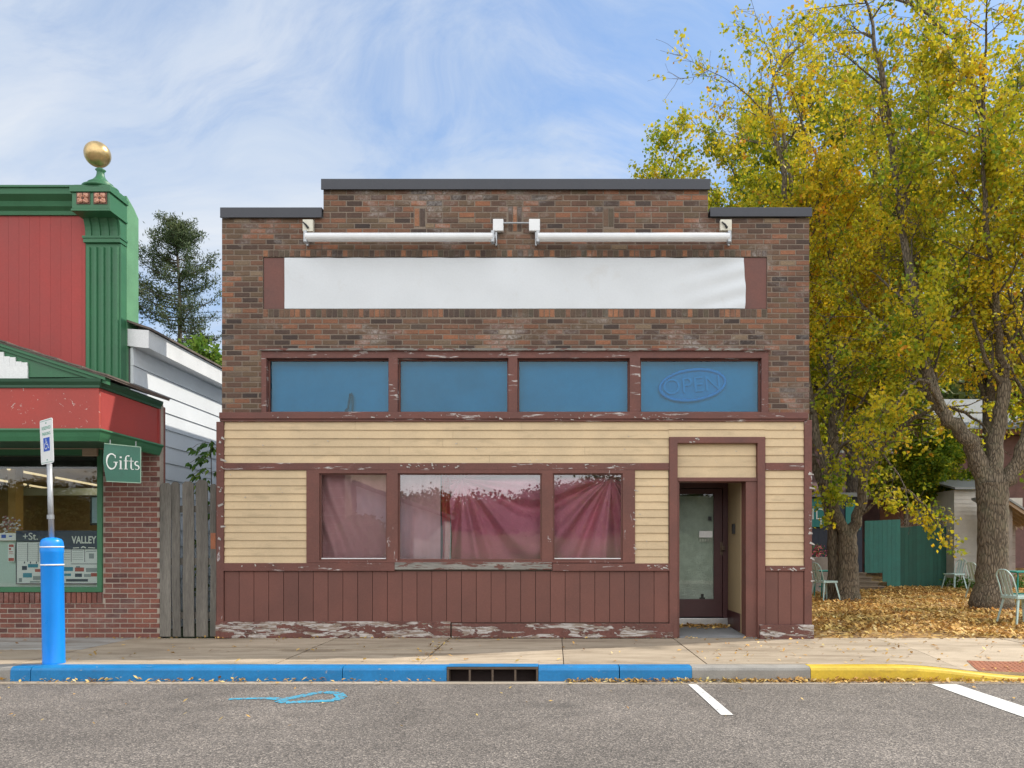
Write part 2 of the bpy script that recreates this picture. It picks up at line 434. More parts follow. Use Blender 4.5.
M['gift_green'] = pm('dark_green_sign', (.045, .16, .11), .55, .12, 4)
M['letters'] = pm('white_lettering', (.78, .80, .76), .6, .03)
M['navy'] = pm('navy_banner', (.035, .05, .10), .5, .1)
M['teal_blue'] = pm('teal_print', (.03, .26, .38), .5, .1)
M['print_red'] = pm('red_print', (.45, .08, .07), .5, .1)
M['print_grey'] = pm('grey_print', (.30, .34, .36), .5, .1)
M['pale_teal'] = pm('pale_teal_board', (.52, .66, .62), .6, .05)
M['tan_wall'] = pm('tan_room_wall', (.42, .32, .19), .8, .1)
M['tan_post'] = pm('ochre_post', (.55, .38, .15), .7, .1)
M['grey_beam'] = pm('grey_green_beam', (.30, .33, .28), .7, .1)
M['lamp'] = pm('fluorescent_tube', (.9, .8, .6), .5, .0, emit=((1.0, .78, .45), .5))
M['kerb_blue'] = pm('blue_kerb_paint', (.006, .195, .47), .5, .14, 3, .1, 40, .25, dirt=((.07, .10, .16), 4, .62, .6, (1, 1, 3)), peel=((1, 1, 2), 9, .655, (.4, .38, .34), (.3, .3, .3)))
M['kerb_yellow'] = pm('yellow_kerb_paint', (.62, .43, .03), .55, .12, 3, .1, 40, .25, dirt=((.35, .22, .03), 4, .55, .7, (1, 1, 3)))
M['kerb_grey'] = pm('grey_kerb_concrete', (.30, .285, .26), .85, .15, 4, .12, 70, .3)
M['road_white'] = pm('white_road_paint', (.72, .72, .70), .6, .06, 4, .06, 90, .3, peel=((1, 1, 1), 20, .61, (.14, .13, .13), (.2, .19, .18)))
M['spray_blue'] = pm('blue_spray_paint', (.05, .36, .55), .7, .12, 4, .1, 90, .3, peel=((1, 1, 1), 30, .53, (.19, .17, .16), (.12, .11, .10)))
M['iron'] = pm('rusty_iron_plate', (.33, .12, .06), .8, .2, 8, .15, 60, .3)
M['grate'] = pm('drain_iron', (.12, .085, .06), .8, .2, 8, .15, 60, .3)
M['chair_teal'] = pm('pale_teal_metal', (.48, .64, .61), .45, .1, 4, .05, 40, .1, metallic=.1)
M['table_teal'] = pm('teal_table_paint', (.02, .26, .22), .5, .1)
M['house_brown'] = pm('brown_wood_siding', (.20, .085, .045), .8, .15, 3, .1, 30, .2, face=.1)
M['house_purple'] = pm('plum_shingles', (.21, .12, .115), .85, .2, 4, .2, 40, .4)
M['roof_grey'] = pm('grey_metal_roof', (.24, .255, .26), .6, .15, 2, .08, 40, .1, dirt=((.2, .2, .2), 3, .55, .5))
M['fence_green'] = pm('dark_green_fence', (.022, .105, .078), .7, .15, 3, .1, 30, .2, face=.12)
M['fence_teal'] = pm('teal_fence', (.042, .185, .155), .7, .12, 3, .1, 30, .2, face=.08)
M['navy_wall'] = pm('navy_board_wall', (.03, .038, .06), .7, .15, face=.1)
M['teal_sign'] = pm('teal_sign', (.02, .20, .19), .6, .1)
M['shed_siding'] = pm('off_white_shed_siding', (.56, .54, .50), .65, .1, face=.03)
M['plank_grey'] = pm('greyed_planks', (.33, .29, .26), .85, .2, face=.15)
M['step_wood'] = pm('worn_step_wood', (.22, .17, .12), .85, .2)
M['bark'] = bark_mat('furrowed_bark', (.055, .042, .03), (.23, .185, .13))
M['bark_dark'] = bark_mat('dark_bark', (.045, .035, .028), (.16, .13, .10))
YEL = [(0, (.11, .20, .02)), (.22, (.23, .32, .025)), (.42, (.46, .46, .03)), (.65, (.68, .56, .03)), (.88, (.76, .54, .03)), (1, (.60, .28, .03))]
GRN = [(0, (.08, .15, .02)), (.35, (.17, .26, .03)), (.65, (.24, .29, .03)), (.9, (.46, .38, .03)), (1, (.5, .3, .03))]
M['leaf_yellow'] = leaf_mat('autumn_leaves', YEL, .5)
M['leaf_green'] = leaf_mat('turning_leaves', GRN, .5)
M['leaf_fresh'] = leaf_mat('green_leaves', [(0, (.05, .11, .02)), (.6, (.10, .20, .03)), (1, (.22, .30, .04))], .4)
M['needles'] = leaf_mat('pine_needles', [(0, (.05, .075, .035)), (.6, (.09, .125, .05)), (1, (.17, .18, .07))], .2)
M['forest'] = leaf_mat('far_woodland_leaves', [(0, (.04, .07, .02)), (.5, (.09, .12, .03)), (.8, (.24, .2, .04)), (1, (.30, .14, .04))], .3)
M['litter'] = leaf_mat('fallen_leaf', [(0, (.24, .12, .045)), (.3, (.46, .26, .08)), (.65, (.66, .41, .13)), (.9, (.76, .54, .20)), (1, (.74, .58, .32))], .15, .7)
M['petal'] = pm('pink_petals', (.62, .08, .14), .6, .2)
# ------------------------------------------------------------------ where a point of the photograph lies at depth Y (used to read off real positions)
def PX(px, Y=0.0): return (px - 555.0) * (10.5 + Y) / 787.5
def PZ(py, Y=0.0): return 1.2 + (548.0 - py) * (10.5 + Y) / 787.5

# ------------------------------------------------------------------ ground materials
def asphalt():
    m, nt, b, out, oc = newmat('worn_asphalt')
    n0 = noise(nt, oc, .5, 5, .6); n1 = noise(nt, oc, 3.0, 6, .65)
    vo = nt.nodes.new('ShaderNodeTexVoronoi'); nt.links.new(oc, vo.inputs['Vector']); vo.inputs['Scale'].default_value = 100
    sp = N(nt, 'ShaderNodeSeparateColor'); nt.links.new(vo.outputs['Color'], sp.inputs[0])
    c = ramp(nt, sp.outputs[0], [(0, (.075, .067, .061)), (.4, (.135, .120, .108)), (.75, (.20, .175, .156)), (.93, (.31, .27, .235)), (1, (.38, .335, .29))])
    c = mixc(nt, 1.0, c, ramp(nt, n1, [(.3, (.85,) * 3), (.7, (1.12,) * 3)]), 'MULTIPLY')
    c = mixc(nt, 1.0, c, ramp(nt, n0, [(.3, (.76,) * 3), (.7, (1.16,) * 3)]), 'MULTIPLY')
    oil = noise(nt, mapping(nt, oc, (.5, 1.2, 1), (0, 0, 0), (5, 1, 0)), 1.1, 6, .65, .4)
    c = mixc(nt, ramp(nt, oil, [(.58, (0, 0, 0)), (.72, (.5,) * 3)]), c, (.07, .065, .06))
    # old cracks
    v2 = nt.nodes.new('ShaderNodeTexVoronoi'); v2.feature = 'DISTANCE_TO_EDGE'
    dv = N(nt, 'ShaderNodeVectorMath'); dv.operation = 'MULTIPLY_ADD'
    nt.links.new(noise(nt, oc, 1.5, 6, .7, 0, True), dv.inputs[0]); dv.inputs[1].default_value = (1.2, 1.2, 0); nt.links.new(oc, dv.inputs[2])
    nt.links.new(dv.outputs[0], v2.inputs['Vector']); v2.inputs['Scale'].default_value = .26
    cr = ramp(nt, v2.outputs['Distance'], [(0.0, (.6,) * 3), (.004, (1, 1, 1))])
    c = mixc(nt, 1.0, c, cr, 'MULTIPLY')
    nt.links.new(c, b.inputs['Base Color']); b.inputs['Roughness'].default_value = .9
    bump(nt, b, vo.outputs['Distance'], .7, .008)
    return m
def concrete(name, base, band=(1.0, 1.0, 1.0)):
    m, nt, b, out, oc = newmat(name)
    c = ramp(nt, attr(nt), [(0, tuple(v * .88 for v in base)), (1, tuple(v * 1.1 for v in base))])
    n1 = noise(nt, mapping(nt, oc, (.45, 1.6, 1)), 2.2, 8, .7, .5)
    c = mixc(nt, 1.0, c, ramp(nt, n1, [(.28, (.66, .62, .56)), (.5, (.95, .93, .90)), (.72, (1.16, 1.14, 1.12))]), 'MULTIPLY')
    st = noise(nt, mapping(nt, oc, (.35, 1.5, 1), (0, 0, 0), (4.4, 2.0, 0)), 1.6, 8, .72, .6)
    c = mixc(nt, ramp(nt, st, [(.50, (0, 0, 0)), (.64, (.65,) * 3)]), c, (.17, .125, .08))
    n2 = noise(nt, oc, 90, 4, .75)
    c = mixc(nt, 1.0, c, ramp(nt, n2, [(.3, (.84,) * 3), (.7, (1.12,) * 3)]), 'MULTIPLY')
    nt.links.new(c, b.inputs['Base Color']); b.inputs['Roughness'].default_value = .88
    bump(nt, b, n2, .3, .003)
    return m
def litter_ground():
    m, nt, b, out, oc = newmat('leaf_strewn_soil')
    dv = N(nt, 'ShaderNodeVectorMath'); dv.operation = 'MULTIPLY_ADD'
    nt.links.new(noise(nt, oc, 9, 3, .6, 0, True), dv.inputs[0]); dv.inputs[1].default_value = (.1, .1, 0); nt.links.new(oc, dv.inputs[2])
    vo = nt.nodes.new('ShaderNodeTexVoronoi'); nt.links.new(dv.outputs[0], vo.inputs['Vector']); vo.inputs['Scale'].default_value = 13
    sp = N(nt, 'ShaderNodeSeparateColor'); nt.links.new(vo.outputs['Color'], sp.inputs[0])
    c = ramp(nt, sp.outputs[0], [(0, (.09, .05, .02)), (.3, (.22, .12, .04)), (.7, (.42, .25, .08)), (1, (.55, .38, .14))])
    c = mixc(nt, 1.0, c, ramp(nt, noise(nt, oc, .7, 5, .6), [(.3, (.75,) * 3), (.7, (1.15,) * 3)]), 'MULTIPLY')
    nt.links.new(c, b.inputs['Base Color']); b.inputs['Roughness'].default_value = .9
    bump(nt, b, vo.outputs['Distance'], .8, .02)
    return m
M['asphalt'] = asphalt()
M['walk'] = concrete('sidewalk_concrete', (.43, .36, .275))
M['walk_grey'] = concrete('grey_walk_concrete', (.40, .40, .39))
M['gutter'] = concrete('gutter_concrete', (.44, .38, .31))
M['litter_ground'] = litter_ground()
M['grass'] = pm('rough_grass_ground', (.09, .12, .04), .95, .3, .6, .3, 20, .5)
M['joint'] = pm('joint_dirt', (.075, .055, .04), .95, .2)

KY0, KY1 = -2.56, -2.37          # kerb front and back
def sm(a, b, t):
    t = min(max((t - a) / (b - a), 0), 1); return t * t * (3 - 2 * t)
def wz(x, y):                     # the sidewalk dips to the road at the kerb ramp on the right
    return -.125 * sm(3.45, 4.9, x) * sm(-1.05, -2.4, y) if y < -1.05 else 0.0
def wz(x, y):
    t = min(max((-1.0 - y) / 1.4, 0), 1)
    return -.125 * sm(3.45, 5.0, x) * (t * t * (3 - 2 * t))

# one ground sheet to the horizon
g = MB(); g.face([(-500, -500, -.35), (500, -500, -.35), (500, 500, -.35), (-500, 500, -.35)])
tag(g.build('ground', M['grass']), kind='structure')
def gridmesh(name, mat, xs, ys, fz, kind='structure'):
    m_ = MB()
    nx, ny = len(xs), len(ys)
    m_.v = [(x, y, fz(x, y)) for y in ys for x in xs]
    m_.f = [[j * nx + i, j * nx + i + 1, (j + 1) * nx + i + 1, (j + 1) * nx + i] for j in range(ny - 1) for i in range(nx - 1)]
    m_.m = [0] * len(m_.f); m_.r = [.5] * len(m_.f)
    o = m_.build(name, mat, smooth=True, recalc=False)
    if kind: tag(o, kind=kind)
    return o
def lin(a, b, n): return [a + (b - a) * i / n for i in range(n + 1)]
gridmesh('road', M['asphalt'], lin(-45, 45, 180), lin(-14.0, -2.63, 24), lambda x, y: -.15 - .03 * max(0, (-y - 2.6)) / 5 + .004 * math.sin(x * 1.1) * math.cos(y * 1.7))
gb = MB(); gb.box(-45, 45, -2.70, KY0, -.30, -.143); tag(gb.build('gutter', M['gutter']), kind='structure')
# soil under garden and lots
gridmesh('garden_ground', M['litter_ground'], lin(3.45, 30, 90), lin(-.05, 34, 110),
         lambda x, y: .012 * math.sin(x * 1.7 + y) + .01 * math.sin(y * 2.3) + .5 * sm(15, 30, y) - .03)
lot = MB(); lot.box(-45, 3.44, .0, 60, -.34, -.03); tag(lot.build('lot_ground', M['grass']), kind='structure')
# sidewalk bed and slabs
sb = MB(); sb.box(-45, 3.3, KY1, .0, -.3, -.012); sb.box(3.3, 45, -1.0, .0, -.3, -.012); sb.box(3.3, 45, KY1, -1.0, -.3, -.17)
tag(sb.build('sidewalk_bed', M['joint']), kind='structure')
sl = MB()
xj = [-16.0, -14.4, -12.9, -11.3, -9.7, -8.2, -6.9, -5.6, -4.3, -2.9, -1.4, .09, 1.57, 2.61, 4.25, 5.9, 7.5, 9.1, 10.7, 12.3, 14, 16, 18]
rs = random.Random(3)
for a, b_ in zip(xj[:-1], xj[1:]):
    rows = [(KY1 + .008, -.012)] if a > -2 else [(KY1 + .008, -1.20), (-1.19, -.012)]
    for (y0, y1) in rows:
        nx = max(2, int((b_ - a) / .2)); ny = 12
        gap = .005; X = lin(a + gap, b_ - gap, nx); Y = lin(y0, y1, ny)
        tilt = rs.uniform(-.004, .004); off = rs.uniform(-.004, .003)
        rr = rs.random(); bse = len(sl.v)
        zf = lambda x, y: wz(x, y) + off + tilt * (x - a)
        for y in Y:
            for x in X: sl.v.append((x, y, zf(x, y)))
        w_ = len(X)
        mi = 1 if (b_ < -4.9 and y1 > -1) else 0  # greyer slabs along the gift shop front
        for j in range(ny):
            for i in range(nx):
                sl.f.append([bse + j * w_ + i, bse + j * w_ + i + 1, bse + (j + 1) * w_ + i + 1, bse + (j + 1) * w_ + i]); sl.m.append(mi); sl.r.append(rr)
        # skirts
        for (p, q) in (((X[0], Y[0]), (X[-1], Y[0])), ((X[-1], Y[0]), (X[-1], Y[-1])), ((X[-1], Y[-1]), (X[0], Y[-1])), ((X[0], Y[-1]), (X[0], Y[0]))):
            za, zb = zf(*p), zf(*q)
            sl.add([(p[0], p[1], za), (q[0], q[1], zb), (q[0], q[1], zb - .1), (p[0], p[1], za - .1)], [(0, 3, 2, 1)], mi, rr)
tag(sl.build('sidewalk', [M['walk'], M['walk_grey']], recalc=False), kind='structure')

# kerb: blue, bare, yellow stretches with the drain inlet between
def kerb(name, xa, xb, mat, label=None):
    k = MB(); n = max(2, int((xb - xa) / .15)); xs = lin(xa, xb, n)
    prof = [(KY1, -.30), (KY1, 0), (KY0 + .045, 0.0), (KY0 + .018, -.012), (KY0 + .004, -.035), (KY0 - .012, -.30)]
    rows = []
    for x in xs:
        d = -.125 * sm(3.45, 5.0, x)
        rows.append([(x, y, z + (d if z > -.2 else 0)) for y, z in prof])
    m_ = len(prof)
    vs = [p for r_ in rows for p in r_]
    fs = [(i * m_ + j, (i + 1) * m_ + j, (i + 1) * m_ + (j + 1) % m_, i * m_ + (j + 1) % m_) for i in range(len(rows) - 1) for j in range(m_)]
    fs += [tuple(range(m_)), tuple((len(rows) - 1) * m_ + j for j in range(m_))[::-1]]
    k.add(vs, fs)
    o = k.build(name, mat)
    return tag(o, kind='structure')
IX0, IX1 = PX(447, -2.56 + 0) * 1.0, 0
s_k = 787.5 / (10.5 + KY0)
def KX(px): return (px - 555) / s_k
kerb('kerb', -45, KX(10), M['kerb_grey'])
kerb('blue_kerb', KX(10) + .002, KX(30), M['kerb_blue']); kerb('blue_kerb', KX(30) + .008, KX(342), M['kerb_blue'])
kerb('blue_kerb', KX(342) + .008, KX(446.5), M['kerb_blue'])
kerb('blue_kerb', KX(538.5), KX(619), M['kerb_blue']); kerb('blue_kerb', KX(619) + .01, KX(692), M['kerb_blue'])
kerb('kerb', KX(692) + .003, KX(811) - .005, M['kerb_grey'])
kerb('yellow_kerb', KX(811), 11.0, M['kerb_yellow']); kerb('kerb', 11.005, 45, M['kerb_grey'])

# storm drain inlet in the kerb
t = thing('storm_drain', ((KX(447) + KX(538)) / 2, KY0, -.15), 'rusty kerbside storm drain inlet with four dark openings in the blue kerb', 'drain')
fr = MB(); x0, x1 = KX(446.5) + .004, KX(538.5) - .004
fr.box(x0, x1, KY0 - .004, KY1 - .002, -.024, .003)                      # steel top plate
fr.box(x0, x0 + .02, KY0, KY1, -.16, -.026); fr.box(x1 - .02, x1, KY0, KY1, -.16, -.026)
for k in (1, 2, 3):
    xx = x0 + (x1 - x0) * k / 4; fr.box(xx - .010, xx + .010, KY0 + .002, KY0 + .03, -.16, -.026)
fr.build('inlet_frame', M['grate'], t, bevel=.003)
bx = MB(); bx.box(x0, x1, KY1 - .03, KY1 - .006, -.30, -.03); bx.box(x0, x1, KY0 + .04, KY1 - .04, -.34, -.30); bx.build('drain_box', M['gap'], t)
tp = MB(); tp.box(x0, x1, KY0 - .006, KY1 - .004, .0035, .007); tp.build('top_plate', M['kerb_blue'], t)

# road markings
def sheet(name, pts_quads, mat, z=-.143, sub=8):
    m_ = MB()
    for (a, b_, c, d) in pts_quads:
        for i in range(sub):
            t0, t1 = i / sub, (i + 1) / sub
            L = lambda p, q, t: (p[0] + (q[0] - p[0]) * t, p[1] + (q[1] - p[1]) * t)
            q = [L(a, d, t0), L(b_, c, t0), L(b_, c, t1), L(a, d, t1)]
            m_.face([(x, y, -.15 - .03 * max(0, (-y - 2.6)) / 5 + .004 * math.sin(x * 1.1) * math.cos(y * 1.7) + .005) for x, y in q])
    return m_.build(name, mat, recalc=False)
tag(sheet('parking_line', [((1.315, -2.72), (1.40, -2.72), (1.445, -4.12), (1.345, -4.12))], M['road_white']), kind='structure')
tag(sheet('crossing_line', [((3.72, -2.72), (3.97, -2.72), (4.10, -5.6), (3.80, -5.6))], M['road_white']), kind='structure')
# utility locate mark sprayed in blue: a stroke with a loop
def road_pt(px, py):
    d = 787.5 * 1.353 / (py - 548.0); return ((px - 555) * d / 787.5, d - 10.5)
m_ = MB()
def stroke(pp, wd):
    P = [Vector(road_pt(*p)) for p in pp]
    Q = []
    for i in range(len(P) - 1):
        for k in range(6): Q.append(P[i].lerp(P[i + 1], k / 6))
    Q.append(P[-1])
    for i in range(len(Q) - 1):
        d = (Q[i + 1] - Q[i]).normalized(); nn = Vector((-d.y, d.x)) * wd * .5
        q = [Q[i] - nn, Q[i + 1] - nn, Q[i + 1] + nn, Q[i] + nn]
        m_.face([(p.x, p.y, -.15 - .03 * max(0, (-p.y - 2.6)) / 5 + .004 * math.sin(p.x * 1.1) * math.cos(p.y * 1.7) + .004 + .0002 * (i % 3)) for p in q])
stroke([(229, 699.3), (246, 698.6), (266, 698.4), (283, 699.3)], .07)
stroke([(266, 698), (280, 699), (296, 697.5), (309, 694), (324, 692.3), (338, 693.2), (342, 697), (334, 700), (320, 700.8), (300, 701.6), (286, 702.3), (279, 700.5), (292, 697.5), (310, 694.6)], .10)
tag(m_.build('spray_mark', M['spray_blue'], recalc=False), kind='structure')

# iron plate of studs on the ramp
t = thing('tactile_plate', (4.85, -2.05, wz(4.85, -2.05)), 'rusty red studded iron plate set in the sidewalk ramp', 'tactile plate')
pl = MB(); quad = [(4.58, -1.74), (5.75, -1.74), (5.75, -2.34), (4.40, -2.34)]
n = 10
for i in range(n):
    for j in range(n):
        def Q(u, v):
            a = Vector(quad[3]).lerp(Vector(quad[2]), u); b_ = Vector(quad[0]).lerp(Vector(quad[1]), u); p = a.lerp(b_, v)
            return (p.x, p.y, wz(p.x, p.y) + .007)
        pl.face([Q(i / n, j / n), Q((i + 1) / n, j / n), Q((i + 1) / n, (j + 1) / n), Q(i / n, (j + 1) / n)])
pl.build('plate', M['iron'], t, recalc=False)
st = MB()
for i in range(22):
    for j in range(10):
        u, v = (i + .5) / 22, (j + .5) / 10
        a = Vector(quad[3]).lerp(Vector(quad[2]), u); b_ = Vector(quad[0]).lerp(Vector(quad[1]), u); p = a.lerp(b_, v)
        z = wz(p.x, p.y) + .007
        st.tube_prof([(p.x, p.y, z), (p.x, p.y, z + .006)], [.014, .008], 6, 0, None)
tag(st.build('studs', M['iron'], t), kind='stuff')

# ------------------------------------------------------------------ brickwork
def bricks(mb, x0, x1, z0, z1, holes, y, bl=.214, bh=.0707, mort=.015, out=.005, phase=0, rnd=None, edge=.0):
    rows = int(round((z1 - z0) / bh)); bh = (z1 - z0) / rows
    for j in range(rows):
        za, zb = z0 + j * bh + mort * .5, z0 + (j + 1) * bh - mort * .5
        off = (phase + (j % 2) * .5) * bl
        n0 = int(math.floor((x0 - off) / bl)) - 1; n1 = int(math.ceil((x1 - off) / bl)) + 1
        for i in range(n0, n1):
            a, b_ = off + i * bl + mort * .5, off + (i + 1) * bl - mort * .5
            segs = [(max(a, x0 + edge), min(b_, x1 - edge))]
            for h in holes:
                if zb > h[2] + .02 and za < h[3] - .02:
                    ns = []
                    for (p, q) in segs:
                        if q <= h[0] or p >= h[1]: ns.append((p, q)); continue
                        if p < h[0] - mort: ns.append((p, h[0] - mort * .3))
                        if q > h[1] + mort: ns.append((h[1] + mort * .3, q))
                    segs = ns
            for (p, q) in segs:
                if q - p < .025: continue
                jx = random.uniform(-.0015, .0015); jz = random.uniform(-.0012, .0012); jo = random.uniform(-.0015, .002)
                x_, X_, z_, Z_ = p + jx, q + jx, za + jz, zb + jz; yo = y - out - jo
                mb.add([(x_, y, z_), (X_, y, z_), (X_, y, Z_), (x_, y, Z_), (x_ + .002, yo, z_ + .002), (X_ - .002, yo, z_ + .002), (X_ - .002, yo, Z_ - .002), (x_ + .002, yo, Z_ - .002)],
                       [(4, 5, 6, 7), (0, 1, 5, 4), (1, 2, 6, 5), (2, 3, 7, 6), (3, 0, 4, 7)])
def soldiers(mb, x0, x1, z0, z1, y, bw=.0705, mort=.010, out=.007):
    n = int(round((x1 - x0) / bw)); bw = (x1 - x0) / n
    for i in range(n):
        a, b_ = x0 + i * bw + mort * .5, x0 + (i + 1) * bw - mort * .5
        jo = random.uniform(-.0015, .002); yo = y - out - jo; za, zb = z0 + mort * .5, z1 - mort * .5
        mb.add([(a, y, za), (b_, y, za), (b_, y, zb), (a, y, zb), (a + .002, yo, za + .002), (b_ - .002, yo, za + .002), (b_ - .002, yo, zb - .002), (a + .002, yo, zb - .002)],
               [(4, 5, 6, 7), (0, 1, 5, 4), (1, 2, 6, 5), (2, 3, 7, 6), (3, 0, 4, 7)])

# ------------------------------------------------------------------ the vacant storefront
B = thing('storefront_building', (-.53, 0, 0), 'vacant one storey storefront of dark mottled brick over cream clapboards and maroon boards', 'building')
XL, XR = PX(222), PX(809)
ZP, ZC = PZ(213.5), PZ(185)          # shoulder and centre wall tops (under the copings)
XC0, XC1 = PX(323.5), PX(708)
ZB = PZ(414)                          # foot of the brickwork
sign = (PX(263), PX(767), PZ(309), PZ(257))
trans = (PX(262), PX(768), PZ(414), PZ(350))
low = (XL + .02, XR - .02, 0.0, PZ(421))
wl = MB()
hol = [trans, (PX(306), PX(635), PZ(566), PZ(470)), (PX(677), PX(757.5), -.1, PZ(443))]
wl.wall(XL, XR, -.02, PZ(218), hol + [sign], .0, .28)
wl.wall(XC0, XC1, PZ(218) + .0005, ZC - .02, [], .0, .28)
wl.box(sign[0] + .001, sign[1] - .001, .05, .27, sign[2] + .001, sign[3] - .001)
wl.build('brick_wall_backing', M['mortar'], B)
bk = MB()
s_top = (sign[0], sign[1], PZ(257), PZ(250)); s_bot = (sign[0] - .0, sign[1], PZ(317.5), PZ(309))
deco = [(PX(414), PX(425.5), PZ(227), PZ(208)), (PX(603), PX(614), PZ(227), PZ(208)), (PX(508), PX(522), PZ(232), PZ(206))]
allh = [(sign[0], sign[1], PZ(317.5), PZ(250)), trans] + deco
zmid = PZ(218)
bricks(bk, XL, XR, ZB, zmid, allh, 0.0)
bricks(bk, XC0, XC1, zmid, PZ(189), deco, 0.0)
o = bk.build('brick_facing', M['brick'], B, recalc=False)
for d in (s_top, s_bot):
    sd = MB(); soldiers(sd, d[0], d[1], d[2], d[3], 0.0); sd.build('soldier_course', M['brick_dark'], B, recalc=False)
for d in deco:
    sd = MB(); soldiers(sd, d[0] + .003, d[1] - .003, d[2] + .003, d[3] - .003, 0.0); sd.build('brick_inset', M['brick_dark'], B, recalc=False)

# rest of the shell: parapet returns, side walls, roof, back
sh = MB()
for xs_, xe_, mi in ((XL, XL + .25, 1), (XR - .25, XR, 0)):
    sh.box(xs_, xe_, .283, 1.0, -.02, ZP - .03, mi)
    sh.box(xs_, xe_, 1.003, 15.0, -.02, 4.4, mi)
sh.box(XL + .251, XR - .251, 14.7, 14.98, -.02, 4.3)
sh.build('side_wall', [M['mortar'], pm('pale_bounce_flank', (.62, .66, .70), .8, .12)], B)  # left flank, out of view, made pale to bounce light onto the wing
sbk = MB()                                                     # brick faces of the right flank
for (y0, y1, zt) in ((.0, 1.0, ZP - .03), (1.0, 15.0, 4.4)):
    rows = int(zt / .0707)
    for j in range(rows):
        off = (j % 2) * .107
        a = y0 + (.0 if j % 2 else .0)
        y = y0 - off
        while y < y1:
            p, q = max(y, y0) + .005, min(y + .214, y1) - .005
            if q - p > .03:
                for X_, sg in ((XR, 1),):
                    za, zb = j * .0707 + .005, (j + 1) * .0707 - .005
                    sbk.add([(X_ + sg * .006, p, za), (X_ + sg * .006, q, za), (X_ + sg * .006, q, zb), (X_ + sg * .006, p, zb), (X_, p, za), (X_, q, za), (X_, q, zb), (X_, p, zb)],
                            [(0, 1, 2, 3), (4, 0, 3, 7), (5, 6, 2, 1), (3, 2, 6, 7), (0, 4, 5, 1)])
            y += .214
sbk.build('side_brick_facing', M['brick'], B, recalc=False)
rf = MB(); rf.box(XL + .252, XR - .252, .285, 14.69, 4.15, 4.25); rf.build('roof', M['roofing'], B)
for (a, b_, zb, zt) in ((PX(221.5) - .0, XC0 - .012, PZ(218), PZ(208.5)), (XC0 - .02, XC1 + .02, PZ(190), PZ(180)), (XC1 + .0225, PX(811), PZ(217), PZ(208.5))):
    c = MB()
    y1_ = .33 if zb > 5.8 else 1.03
    c.prism([(-.045, zb - .0), (-.045, zt - .008), (-.035, zt), (y1_, zt), (y1_, zb), (y1_ - .02, zb), (y1_ - .02, zt - .03), (-.025, zt - .03), (-.025, zb)], 'x', a, b_)
    c.prism([(-.052, zb - .012), (-.052, zb), (-.03, zb), (-.03, zb - .012)], 'x', a + .001, b_ - .001)
    if zb < 5.8:
        pass
    c.build('coping', M['coping'], B)

# sign recess: maroon end boards (the sheet is a thing of its own)
eb = MB(); eb.box(PX(263.5), PX(285), .012, .048, PZ(308.5), PZ(257.5)); eb.box(PX(744), PX(766.7), .012, .048, PZ(308.5), PZ(257.5)); eb.box(PX(285) + .001, PX(744) - .001, .03, .049, PZ(308.5), PZ(257.5))
eb.build('sign_board', M['maroon'], B)

# the timber storefront
FY = -.045                                                     # face of the trim
def trimbox(name, mat, boxes, parent=B, bevel=.004):
    m_ = MB()
    for b_ in boxes: m_.box(*b_)
    return m_.build(name, mat, parent, bevel=bevel)
def X(p): return PX(p, -.04)
def Z(p): return PZ(p, -.04)
# clapboards
def clap(mb, x0, x1, z0, z1, n, y=-.012):
    h = (z1 - z0) / n
    for i in range(n):
        a = z0 + i * h; b_ = a + h + .008
        cuts = [x0]
        xx = x0
        while True:
            xx += random.uniform(1.3, 3.2)
            if xx > x1 - .5: break
            cuts.append(xx)
        cuts.append(x1)
        for p, q in zip(cuts[:-1], cuts[1:]):
            dz = random.uniform(-.0025, .0025); dy = random.uniform(-.002, .001)
            mb.prism([(y - .020 + dy, a + dz), (y - .004 + dy, b_ + dz), (y, b_ + dz), (y, a + dz)], 'x', p + (.0012 if p > x0 else 0), q - (.0012 if q < x1 else 0))
cb = MB()
clap(cb, X(224), X(669), Z(463), Z(421.5), 5); clap(cb, X(765), X(804), Z(463), Z(421.5), 5)
clap(cb, X(669) + .001, X(765) - .001, Z(437), Z(421.5), 2)
clap(cb, X(224), X(306.5), Z(563.5), Z(470), 12); clap(cb, X(635), X(668.5), Z(564.5), Z(470), 12); clap(cb, X(765), X(804), Z(566), Z(470), 12)
cb.build('clapboard_siding', M['clap'], B, recalc=True)
tr = MB(); clap(tr, X(677.5), X(757), Z(477.5), Z(443.5), 3, .03); tr.box(X(677.5), X(757), .031, .06, Z(477.5), Z(443.5)); tr.build('door_head_panel', M['clap'], B)
# horizontal trims
trimbox('transom_sill', M['maroon_h'], [(PX(222) - .01, PX(806.5), -.07, .0, PZ(419.5), PZ(413.2)), (PX(222) - .01, PX(806), -.05, -.001, PZ(422), PZ(419.6))])
trimbox('band_board', M['maroon_h'], [(X(224), X(669), FY, .0, Z(470), Z(463)), (X(765.5), X(804), FY, 0, Z(470.3), Z(462.8))])
for q in ((X(224), X(395), FY - .02, .0, Z(571), Z(563)), (X(552.3), X(669.3), FY - .02, 0, Z(571), Z(563.4)), (X(765.5), X(804), FY - .012, 0, Z(571), Z(565.7))): trimbox('sill_board', M['maroon_h'], [q])
trimbox('sill_board', M['weathered'], [(X(395) + .002, X(552), FY - .03, .0, Z(569.5), Z(562.3))])
trimbox('corner_board', M['maroon_v'], [(X(216.5), X(223.8), FY - .005, .0, 0.0, PZ(421.8, -.04))])
trimbox('corner_board', M['maroon_v'], [(X(804.2), X(811.8), FY - .005, .0, .0, Z(420))])
ws = MB()
